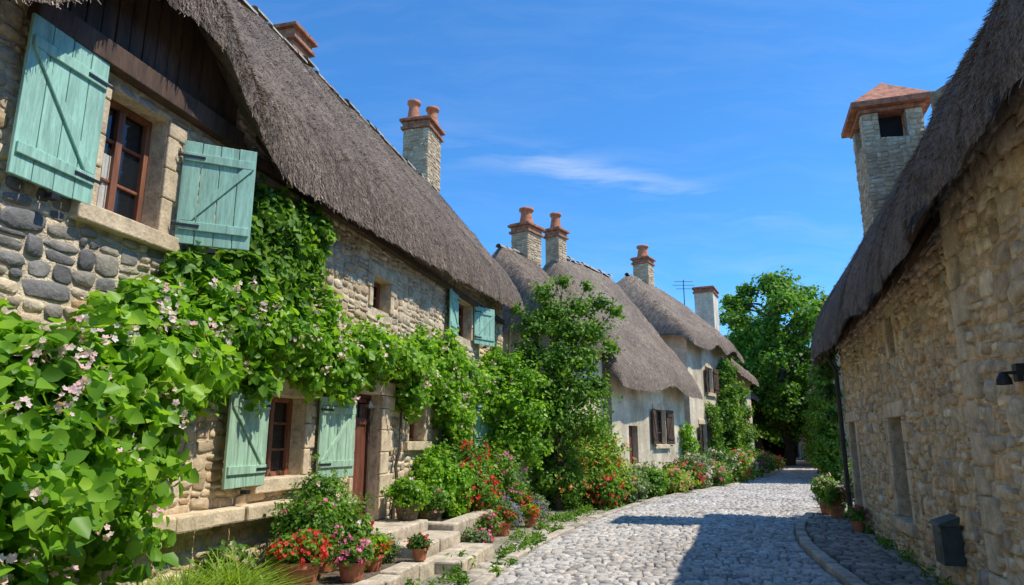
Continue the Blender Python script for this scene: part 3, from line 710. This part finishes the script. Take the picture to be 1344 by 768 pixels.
kerb('kerb_stones',Ls,.02,.16,.06,7,TOT-10)
kerb('kerb_stones',Rs,-.18,.16,.11,7,36,slen=.3)
def stonefield(name,gen,z_,mat,tall):
    co=[];q=[];rv=[]
    for c4 in gen:
        c4=[np.array([c.x,c.y])+rng.normal(0,.008,2) for c in c4]; cen=sum(c4)/4; i0=len(co); jz=random.uniform(-.008,.008)
        for k_,z in ((1,.0),(.93,z_-.013),(.68,z_)):
            for c in c4: p=cen+(c-cen)*k_; co.append((p[0],p[1],z+jz*(z>0)))
        for r_ in (0,4):
            for e in range(4): q.append((i0+r_+e,i0+r_+(e+1)%4,i0+r_+4+(e+1)%4,i0+r_+4+e))
        q.append((i0+8,i0+9,i0+10,i0+11)); rv+=[random.random()]*12
    return npmesh(name,co,q,[mat],rnd=rv)
def signed(P,A,sgn):
    j=int(np.argmin((A[:,0]-P.x)**2+(A[:,1]-P.y)**2)); j=max(1,min(398,j)); dd=A[j+1]-A[j-1]; nn=np.array([dd[1],-dd[0]])*sgn; nn/=np.linalg.norm(nn)
    return (np.array([P.x,P.y])-A[j])@nn
def genR():
    for s_ in np.arange(5.5,18.6,.11):
        o=.03
        while o<3.2:
            wd=random.uniform(.11,.19); P=FRt(s_,o+wd/2,0)
            if signed(P,Rs,1)<.25: break
            yield [FRt(s_+.006,o+.006,0),FRt(s_+.104,o+.006,0),FRt(s_+.104,o+wd-.006,0),FRt(s_+.006,o+wd-.006,0)]; o+=wd
stonefield('pavement',genR(),.1,'cobbled',1)
def genL():
    for s_ in np.arange(7.2,16,.15):
        o=1.8+random.uniform(0,.1)
        while o<4.2:
            wd=random.uniform(.13,.3); P=FL(s_,o+wd/2,0)
            if signed(P,Ls,-1)<.28: break
            if random.random()<.78: yield [FL(s_+.01,o+.01,0),FL(s_+.14,o+.01,0),FL(s_+.14,o+wd-.01,0),FL(s_+.01,o+wd-.01,0)]
            o+=wd
stonefield('verge_paving',genL(),.022,'kerb',1)
mb=MB()
mb.box(FL,-3,8.45,.001,1.25,-.02,.17); mb.make('terrace_soil',['soil'])
mb=MB(); x=1.5
while x<8.4:
    l=random.uniform(.35,.7); mb.box(FL,x,min(x+l-.012,8.45),1.25,1.5+random.uniform(-.02,.03),-.02,.2+random.uniform(-.02,.02)); x+=l
mb.make('terrace_edging',['step'],bevel=.02)
st=empty('stone_steps'); mb=MB()
mb.box(FL,8.62,9.35,.04,.75,-.02,.448); mb.box(FL,9.36,10.2,.04,.74,-.02,.446)
mb.box(FL,8.56,9.3,.76,1.25,-.02,.3); mb.box(FL,9.31,10.15,.76,1.27,-.02,.3)
mb.box(FL,8.47,9.4,1.28,1.82,-.02,.15); mb.box(FL,9.41,10.1,1.28,1.79,-.02,.15)
mb.make('treads',['step'],st,bevel=.025)
rw=empty('raised_bed'); mb=MB()
for lay in range(2):
    x=10.25-.05*lay
    while x<13.4:
        l=random.uniform(.3,.6); mb.box(FL,x,x+l-.012,.85,1.12+random.uniform(-.03,.03),-.02+.21*lay,.185+.21*lay); x+=l
for lay in range(2):
    o=.04
    while o<.8: mb.box(FL,10.22,10.45,o,o+.27,-.02+.21*lay,.187+.21*lay); o+=.28
mb.make('bed_wall',['step'],rw,bevel=.03)
mb=MB(); mb.box(FL,10.46,13.5,.04,.84,-.01,.33); mb.make('bed_soil',['soil'],rw)

# ================================================================== VEGETATION
def W(s,o,z): 
    p=FL(s,o,z); return (p.x,p.y,p.z)
vine=empty('climbing_vine')
B1=[]
for (s,o,z,r,n) in [(3.1,.6,.5,.5,1500),(3.2,.55,1.1,.5,2200),(3.3,.5,1.65,.42,1900),(3.7,.55,1.4,.48,2200),(4.15,.45,1.15,.4,1800),(3.85,.5,1.9,.4,2100),(4.35,.42,2.25,.38,1900),(4.75,.38,2.2,.36,1700),
                    (4.45,.45,1.65,.34,1500),(4.6,.36,2.6,.24,650),(3.4,.45,2.1,.26,700),(5.15,.3,2.3,.3,900),(2.7,.6,1.25,.42,1200),(3.0,.9,.35,.4,1200)]:
    B1.append((W(s,o,z),(r,r,r),n*.95))
leaves('big_leaves',B1,.12,'leafV',vine,lump=.55)
B2=[]
x=4.9
while x<16.6:
    zc=2.66+.03*(x-5)+.12*math.sin(x*2.1); r=.30+.08*math.sin(x*3.7)
    if x<8: r+=.05
    B2.append((W(x,.2+.06*math.sin(x*5),zc+.1*random.uniform(-1,1)),(r*.7,r*1.1,r),820*r/.35)); x+=.33
for (s,z,r) in [(5.5,2.2,.25),(6.0,2.95,.3),(5.6,2.9,.28),(7.5,2.4,.2),(8.4,2.35,.22),(10.6,2.3,.28),(12.4,2.2,.35),(12.9,1.7,.35),(13.1,2.4,.35),(15.4,2.3,.5),(16.3,1.7,.6),(16.2,2.8,.5),(15.8,3.4,.35),(12.1,3.3,.3),(11.0,3.2,.25),(7.6,3.15,.22),(6.4,2.2,.18)]:
    B2.append((W(s,.22,z),(r*.8,r,r),850*(r/.3)**2))
leaves('band_leaves',B2,.1,'leafV',vine,lump=.6)
B3=[]
for (s,z,r) in [(6.2,3.1,.3),(6.4,3.4,.33),(6.7,3.7,.33),(6.9,4.05,.3),(6.5,4.1,.28),(7.2,3.4,.26),(7.4,3.8,.2),(7.0,3.1,.3),(7.6,4.2,.2),(6.05,3.75,.2),(5.35,3.25,.14),(5.1,3.15,.1),(7.3,4.3,.2),(5.9,3.35,.22)]:
    B3.append((W(s,.14,z),(r*.75,r*1.1,r*1.1),950*(r/.3)**2))
leaves('wall_leaves',B3,.1,'leafM',vine,lump=.45)  # darker leaf material than the band: eave shade put into the colour
mb=MB()
for s0,pts in enumerate([[(4.2,.1,.1),(4.25,.15,1.2),(4.6,.15,2.2),(5.6,.15,2.5),(7.5,.15,2.6),(10,.15,2.7),(13,.15,2.8),(16.4,.15,2.9)],[(5.6,.12,2.5),(6.2,.1,3.1),(6.7,.08,3.8),(7.3,.08,4.3)],[(10.4,.08,.3),(10.45,.1,1.5),(10.6,.12,2.7)],[(12.2,.05,.3),(12.25,.12,1.5),(12.6,.12,2.8)]]):
    P=[Vector(W(*p)) for p in pts]; pp=[]
    for u,v in zip(P[:-1],P[1:]):
        for k in range(4): pp.append(u.lerp(v,k/4)+Vector((random.uniform(-.03,.03),random.uniform(-.03,.03),random.uniform(-.03,.03))))
    pp.append(P[-1]); tube(mb,pp,[.035*(1-.6*i/len(pp)) for i in range(len(pp))],7)
mb.make('vine_stems',['bark'],vine,smooth=True)
c=clusters(shellpts(B1,150,f=(1.05,1.32)),9,.035); flowers('vine_blossom',c,.026,'fpink',vine)
c=clusters(shellpts(B2,230,bias=(.9,-.5,.2),f=(1.05,1.35)),8,.035); flowers('band_blossom',c,.026,'fpink',vine)

def shrub(name,X,Y,r,h,mat,n=2500,size=.06,fl=None,fn=60,fs=.03,z0=0,aspect=.42,k=5,fk=5):
    e=empty(name); bl=[]
    for i in range(k):
        a_=random.uniform(0,6.28); q_=random.uniform(.15,.55)*r; rr=r*random.uniform(.4,.7); hh_=h*random.uniform(.3,.5)
        bl.append(((X+q_*math.cos(a_),Y+q_*math.sin(a_),z0+h-hh_-random.uniform(0,.25)*h),(rr,rr,hh_),n/k))
    bl.append(((X,Y,z0+h*.4),(r*.85,r*.85,h*.42),n*.5))
    leaves('foliage',bl,size,mat,e,aspect=aspect,lump=.42)
    mb=MB()
    for i in range(5):
        a_=i*1.26; tube(mb,[(X,Y,z0),(X+.2*r*math.cos(a_),Y+.2*r*math.sin(a_),z0+h*.3),(X+.55*r*math.cos(a_),Y+.55*r*math.sin(a_),z0+h*.75)],[.02,.014,.006],5)
    mb.make('stems',['bark'],e)
    if fl: flowers('blossom',clusters(shellpts(bl,fn),fk,fs*.9),fs,fl,e)
    return e
def pot(name,X,Y,z,r,h,mat='pot'):
    e=empty(name); mb=MB(); lathe(mb,(X,Y,z),[(0,0),(r*.68,0),(r*.72,.01),(r*.93,h*.78),(r*.94,h*.8),(r*1.06,h*.81),(r*1.08,h),(r*.95,h),(r*.92,h*.9)],24)
    mb.make('pot_body',[mat],e,smooth=False,weld=True); mb=MB(); lathe(mb,(X,Y,z),[(r*.925,h*.9),(0,h*.92)],16); mb.make('pot_soil',['soil'],e); return e
def potted(name,s,o,z,r,h,plant_h,pr,mat,fl,n=1300,mat_p='pot',size=.05,fn=40,fr=None):
    p=(fr or FL)(s,o,0); x,y=p.x,p.y; e=pot(name,x,y,z,r,h,mat_p); sh=shrub('plant',x,y,pr,plant_h,mat,n,size,fl,fn,.024,z0=z+h*.85); sh.parent=e; return e
potted('terracotta_planter',6.35,.85,.17,.22,.3,.3,.28,'leafM','fred',2000,fn=90)
potted('terracotta_planter',6.95,.6,.17,.2,.27,.6,.38,'leafM','fmag',3400,fn=30)
potted('terracotta_planter',7.45,.5,.17,.22,.28,.85,.42,'leafM','fpink',4000,size=.045,fn=24)
potted('terracotta_planter',7.95,.6,.17,.18,.24,.4,.26,'leafM','fred',1700,fn=50)
potted('terracotta_planter',7.0,1.1,.17,.15,.2,.24,.2,'leafM','fmag',1300,fn=40)
potted('terracotta_planter',7.6,1.05,.17,.13,.18,.22,.18,'leafV','fred',1000,fn=25)
potted('basket_planter',10.05,.45,.447,.2,.26,.42,.34,'leafV','fpink',2400,'wicker',fn=1)
potted('basket_planter',10.8,.55,.33,.2,.2,.4,.3,'leafM','fmag',1800,'wicker',fn=14)
potted('terracotta_planter',8.22,1.38,.2,.1,.14,.18,.15,'leafD','fred',700,size=.035,fn=5)
potted('terracotta_planter',11.3,1.35,.0,.15,.22,.26,.22,'leafM','fmag',1200)
potted('terracotta_planter',12.1,1.4,.0,.15,.22,.3,.22,'leafM','fred',1200)
potted('terracotta_planter',14.2,1.2,.0,.16,.24,.4,.3,'leafM','fred',1500)
potted('terracotta_planter',13.4,1.6,.0,.14,.2,.25,.2,'leafV','fred',900)
potted('terracotta_planter',15.7,.3,.1,.16,.24,.45,.25,'leafM','fred',1300,fr=FRt)
potted('terracotta_planter',16.4,.4,.1,.18,.26,.6,.3,'leafM','fpink',1300,fr=FRt)
potted('terracotta_planter',13.5,.22,.1,.12,.18,.3,.16,'leafM','fmag',900,fr=FRt)
def gs(name,s,o,r,h,mat,**k):
    x,y,_=W(s,o,0); return shrub(name,x,y,r,h,mat,**k)
gs('rosemary_bush',8.15,.95,.2,.3,'leafG',n=1400,size=.05,aspect=.14,z0=.17)
gs('flowering_shrub',5.9,.35,.35,.5,'leafM',n=1500,size=.06,fl='fpink',fn=20,z0=.17)
gs('flowering_shrub',12.4,.55,.75,1.55,'leafM',n=7000,size=.075,fl='fred',fn=90,fs=.038,z0=.1)
gs('leafy_shrub',11.5,.45,.5,1.2,'leafV',n=3800,size=.085,z0=.3)
gs('flowering_shrub',13.8,.6,.7,1.3,'leafM',n=5000,size=.07,fl='fmag',fn=80,z0=.1)
gs('lavender_bush',13.0,1.2,.4,.6,'leafG',n=2500,size=.08,aspect=.12,fl='flav',fn=150,fs=.014)
gs('lavender_bush',14.4,1.4,.35,.5,'leafG',n=2200,size=.08,aspect=.12,fl='flav',fn=120,fs=.014)
gs('low_shrub',10.7,1.3,.3,.3,'leafG',n=1600,size=.05,fl='fmag',fn=20)
for (X,Y,r,h,mt,fl,n) in [(1.1,17.2,.85,1.7,'leafM','forange',6500),(2.0,18.3,.9,2.1,'leafY','forange',8000),(2.3,17.4,.5,.8,'leafM','fred',2500),(3.0,18.9,.6,.85,'leafG',None,3200),(2.9,19.9,.6,1.0,'leafM','fpink',3200),
     (3.9,20.6,.6,.8,'leafM',None,3200),(4.1,21.9,.6,1.0,'leafG','fpink',3200),(5.1,22.4,.65,.8,'leafY','fmag',3000),(5.7,23.6,.75,1.0,'leafD','fred',3200),(6.3,24.4,.6,1.2,'leafG','fpink',2600),
     (7.0,25.3,.75,1.1,'leafM','fmag',3000),(7.6,26.6,.8,1.4,'leafD','fpink',3000),(8.6,27.8,.8,1.3,'leafM','fred',3000),(9.6,29.6,.8,1.3,'leafY','fpink',2600),(10.5,31.5,.9,1.2,'leafM','fmag',2500),(11.6,33.5,.9,1.4,'leafD',None,2500),(13.2,36.8,.8,1.1,'leafM','fmag',2000),(14.6,39.5,.7,.9,'leafM','fred',1500)]:
    shrub('flowering_shrub' if fl else 'green_shrub',X,Y,r,h,mt,n=n,size=.085,fl=fl,fn=55,fs=.042)
tb=[]
for i in range(60):
    l=random.uniform(14,45); p=at(Ls,l); p2=at(Ls,l+.3); d=(p2-p)/np.linalg.norm(p2-p); n_=np.array([-d[1],d[0]]); q_=p+n_*random.uniform(.25,.9); r=random.uniform(.08,.22)
    tb.append(((q_[0],q_[1],.04),(r,r,r*.7),random.randint(40,140)))
for i in range(60):
    s_=random.uniform(2.5,17)
    x,y,_=W(s_,(random.choice([1.58,.12]) if s_<8.3 else 2.0)+random.uniform(0,.3),0); r=random.uniform(.04,.1); tb.append(((x,y,.05),(r,r,r),50))
for i in range(30):
    p=FRt(random.uniform(6,17),random.uniform(.03,.1),.12); r=random.uniform(.04,.12); tb.append(((p.x,p.y,p.z),(r,r,r),50))
leaves('weeds',tb,.08,'leafM',aspect=.16,up=.1,flat=.3)
gb=[]
for s_,o_ in ((4.9,.75),(5.3,.85),(5.6,.6),(4.5,.8)):
    n=420; c0=np.array(W(s_,o_,.17)); d=norm(rng.normal(size=(n,3))*np.array([1,1,.15])+np.array([0,0,1.3])); L=rng.uniform(.3,.62,(n,1)); sd_=norm(np.cross(d,np.array([0,0,1.])+rng.normal(size=(n,3))*.1)); out=d*np.array([1,1,0])
    b0=c0+rng.normal(size=(n,3))*np.array([.07,.07,0]); m1=b0+d*L*.6; t1=b0+d*L+out*L*.45-np.array([0,0,1])*L*.12; w=.007
    gb.append(np.stack([b0-sd_*w,b0+sd_*w,m1+sd_*w,m1-sd_*w, m1-sd_*w,m1+sd_*w,t1+sd_*w*.2,t1-sd_*w*.2],1).reshape(-1,3))
gb=np.vstack(gb); npmesh('ornamental_grass',gb,np.arange(len(gb)).reshape(-1,4),['leafY'],None,np.repeat(rng.random(len(gb)//8),8))

def tree(name,X,Y,H,R_,trunk_h,mat,n,size,nb=26,rs=.32,seed=1,flat_top=.16):
    e=empty(name); rd=random.Random(seed); mb=MB(); bl=[]
    tr=R_*.07+.04
    tube(mb,[(X,Y,-.1),(X+.05*R_,Y,trunk_h*.5),(X-.04*R_,Y+.03,trunk_h),(X,Y,H*.8)],[tr*1.3,tr,tr*.85,tr*.25],9)
    for i in range(nb):
        t=i/(nb-1); z=trunk_h+(H-trunk_h)*t; prof=math.sin(math.pi*min(1,(t*.8+flat_top)))**.6
        a_=i*2.4+rd.uniform(-.5,.5); q_=R_*prof*rd.uniform(.35,.95)*(1-.75*(t>.93)); rr=R_*rs*rd.uniform(.6,1.25)*(1-.3*t)
        c=(X+q_*math.cos(a_),Y+q_*math.sin(a_),z-rr*.6*(t)); bl.append((c,(rr*1.15,rr*1.15,rr*.8),n/nb))
        zs_=max(trunk_h*.8,z-q_*.7); tube(mb,[(X,Y,zs_),((X+c[0])/2,(Y+c[1])/2,(zs_+c[2])/2+.1*R_),c],[tr*.4,tr*.25,.02],5)
    mb.make('trunk_and_limbs',['bark'],e,smooth=True); leaves('crown',bl,size,mat,e,shell=.3,lump=.5); return e
def tree2(name,X,Y,bl,mat,size,n):
    e=empty(name); mb=MB(); B=[]
    tube(mb,[(X,Y,-.1),(X+.05,Y,1.0),(X-.05,Y,2.2),(X+.05,Y,4.2)],[.1,.08,.065,.02],8)
    tot=sum(b[3]**2 for b in bl)
    for x,y,z,r in bl:
        c=(X+x,Y+y,z); B.append((c,(r,r,r*.85),n*r*r/tot)); tube(mb,[(X,Y,max(.8,z*.55)),(X+x*.5,Y+y*.5,z*.82),c],[.04,.025,.008],5)
    mb.make('trunk_and_limbs',['bark'],e,smooth=True); leaves('crown',B,size,mat,e,shell=.25,lump=.6); return e
tree2('garden_tree',1.1,17.0,[(-.3,0,5.3,.33),(-.1,.1,4.8,.48),(.6,0,4.9,.4),(1.15,.1,5.05,.28),(1.5,0,4.85,.22),(-.6,0,4.4,.42),(.3,-.2,4.3,.52),(.95,0,4.3,.42),(-.7,.1,3.7,.48),(0,-.3,3.6,.58),(.7,-.1,3.6,.48),(-1.0,0,3.0,.55),(-.3,-.3,2.9,.6),(.5,-.2,2.8,.6),(1.0,0,2.9,.4),(-.8,0,2.2,.6),(0,-.3,2.1,.65),(.8,-.1,2.0,.5),(-1.0,.1,4.9,.18),(.2,0,5.6,.2),(1.4,0,3.9,.2),(.8,0,5.5,.16)],'leafM',.09,17000)
tree2('garden_shrub_tree',-.1,16.0,[(0,0,3.4,.35),(-.4,0,3.0,.42),(.4,0,3.0,.4),(0,-.2,2.5,.5),(-.5,0,2.3,.45),(.5,-.1,2.2,.5),(0,-.2,1.7,.5),(-.5,-.1,1.6,.4),(.5,-.1,1.5,.5)],'leafV',.09,7500)
tree('large_tree',18.5,47,13.2,4.3,2.6,'leafT',36000,.24,nb=70,rs=.27,seed=4,flat_top=.1)
tree('large_tree',21.0,60,12.0,4.2,2.6,'leafT',14000,.34,nb=36,rs=.34,seed=5)
tree('large_tree',13.5,56,10.5,3.6,2.6,'leafT',12000,.34,nb=30,rs=.34,seed=6)
tree('large_tree',31,64,10.5,4.0,2.6,'leafT',9000,.34,nb=30,rs=.34,seed=7)
tree('large_tree',18,86,12,6,2.6,'leafT',7000,.45,nb=30,rs=.34,seed=9)
tree('large_tree',38,90,12,6,2.6,'leafT',7000,.45,nb=30,rs=.34,seed=10)
def climber(name,f,lst,mat='leafM',size=.11,n=900):
    e=empty(name); bl=[]
    for s_,z,r in lst:
        p=f(s_,.22,z); bl.append((tuple(p),(r,r,r),n*(r/.5)**2))
    leaves('foliage',bl,size,mat,e,lump=.4)
    mb=MB(); s0=lst[0][0]; tube(mb,[f(s0,.05,0),f(s0+.05,.08,lst[-1][1]*.5),f(s0,.08,lst[-1][1])],[.05,.04,.02],6); mb.make('stem',['bark'],e)
climber('wall_climber',fc,[(4.6,.8,.6),(4.7,1.6,.6),(4.5,2.4,.65),(4.8,3.2,.6),(4.6,4.0,.55),(4.7,4.8,.5),(4.3,3.0,.5),(5.0,2.0,.5)],n=1500)
climber('wall_climber',fc,[(2.5,.7,.4),(2.4,1.5,.4),(2.5,2.3,.4),(2.3,2.9,.3)])
climber('wall_climber',fd,[(.6,1,.7),(.5,2,.7),(.7,3,.6),(.6,4,.5)])
climber('wall_climber',fb,[(5.9,.8,.4),(6.1,1.5,.35),(5.9,2.0,.25)],'leafV')
climber('wall_climber',fe,[(.3,.7,.6),(.2,1.6,.65),(.4,2.5,.7),(.1,3.3,.6),(.3,4.1,.5),(1.0,3.0,.5),(1.2,1.0,.6),(2.8,1.0,.5),(3.4,1.5,.6)],'leafM',n=1300)
climber('wall_climber',fh,[(.6,1,.7),(.5,2,.7),(.7,3,.6),(2.5,1,.7),(3,2,.6)])
climber('wall_climber',FRt,[(15.6,2.1,.12),(15.6,2.6,.15),(15.5,3.05,.18),(15.3,3.4,.15)],'leafD',.07,n=6000)
for X,Y,r,h,mt,fl in [(9.6,19.6,.4,.8,'leafG','fpink'),(10.3,20.8,.45,1.1,'leafM','fmag'),(11.2,22.4,.5,1.4,'leafD','fred'),(12.2,24.6,.5,1.0,'leafM','fmag'),(15.9,31.6,.5,1.0,'leafM','fred')]:
    shrub('flowering_shrub',X,Y,r,h,mt,n=2200,size=.08,fl=fl,fn=25,fs=.04)

# ================================================================== LIGHT, SKY, CAMERA
el=math.radians(58); sd=Vector((.98,-.2,0)).normalized()
sv=Vector((sd.x*math.cos(el),sd.y*math.cos(el),math.sin(el)))
ld=bpy.data.lights.new('sun','SUN'); ld.energy=5.0; ld.angle=math.radians(.5); ld.color=(1,.935,.81)
lo=bpy.data.objects.new('sun',ld); COL.objects.link(lo); lo.rotation_euler=sv.to_track_quat('Z','Y').to_euler()
w=bpy.data.worlds.new('World'); scene.world=w; w.use_nodes=True; nt=w.node_tree
bg=nt.nodes['Background']; sky=nd(nt,'ShaderNodeTexSky',sky_type='NISHITA'); sky.sun_disc=False; sky.sun_elevation=el; sky.sun_rotation=math.atan2(sd.x,sd.y)
sky.air_density=1.0; sky.dust_density=.3; sky.ozone_density=3.0; sky.altitude=300
tc=nd(nt,'ShaderNodeTexCoord'); sp=nd(nt,'ShaderNodeSeparateXYZ'); nt.links.new(tc.outputs['Generated'],sp.inputs[0])
yy=math_(nt,'MAXIMUM',sp.outputs[1],.05); A=math_(nt,'DIVIDE',sp.outputs[0],yy); B_=math_(nt,'DIVIDE',sp.outputs[2],yy)
cb=nd(nt,'ShaderNodeCombineXYZ'); nt.links.new(A,cb.inputs[0]); nt.links.new(B_,cb.inputs[1])
wn=noise_(nt,cb.outputs[0],3,3,.5)
wa=nd(nt,'ShaderNodeVectorMath',operation='MULTIPLY_ADD'); nt.links.new(wn.outputs['Color'],wa.inputs[0]); wa.inputs[1].default_value=(.14,.14,0); nt.links.new(cb.outputs[0],wa.inputs[2])
mp=mapping(nt,wa.outputs[0],(2.2,13,1),(3.1,1.7,0),(0,0,math.radians(12)))
cn=noise_(nt,mp,1.6,3,.62); cn.inputs['Detail'].default_value=7
m1=ramp(nt,cn.outputs[0],[(.44,(0,0,0)),(.85,(1,1,1))])
da=math_(nt,'SUBTRACT',A,.17); db=math_(nt,'SUBTRACT',B_,.395); db=math_(nt,'ADD',db,math_(nt,'MULTIPLY',da,.24))
g_=math_(nt,'ADD',math_(nt,'POWER',math_(nt,'DIVIDE',da,.24),2),math_(nt,'POWER',math_(nt,'DIVIDE',db,.026),2)); g_=math_(nt,'EXPONENT',math_(nt,'MULTIPLY',g_,-1))
low=nd(nt,'ShaderNodeMapRange'); setin(low,{'From Min':.32,'From Max':.05,'To Min':.0,'To Max':.4}); nt.links.new(B_,low.inputs[0])
mk=math_(nt,'MULTIPLY',m1,math_(nt,'ADD',math_(nt,'MULTIPLY',g_,.62),math_(nt,'ADD',low.outputs[0],.07)),clamp=True)
skc=mixc(nt,1,sky.outputs[0],(.50,1.12,1.60),'MULTIPLY')
fc_=mixc(nt,mk,skc,(6.4,6.8,7.2))
nt.links.new(fc_,bg.inputs[0]); bg.inputs[1].default_value=.15
cam=bpy.data.cameras.new('camera'); cam.lens=24; cam.sensor_width=36; cam.clip_end=2000; cam.clip_start=.05
co_=bpy.data.objects.new('camera',cam); COL.objects.link(co_); co_.location=(0,0,1.6); co_.rotation_euler=(math.radians(90+12.3),0,0); scene.camera=co_
scene.view_settings.view_transform='Standard'; scene.view_settings.look='None'; scene.view_settings.exposure=0
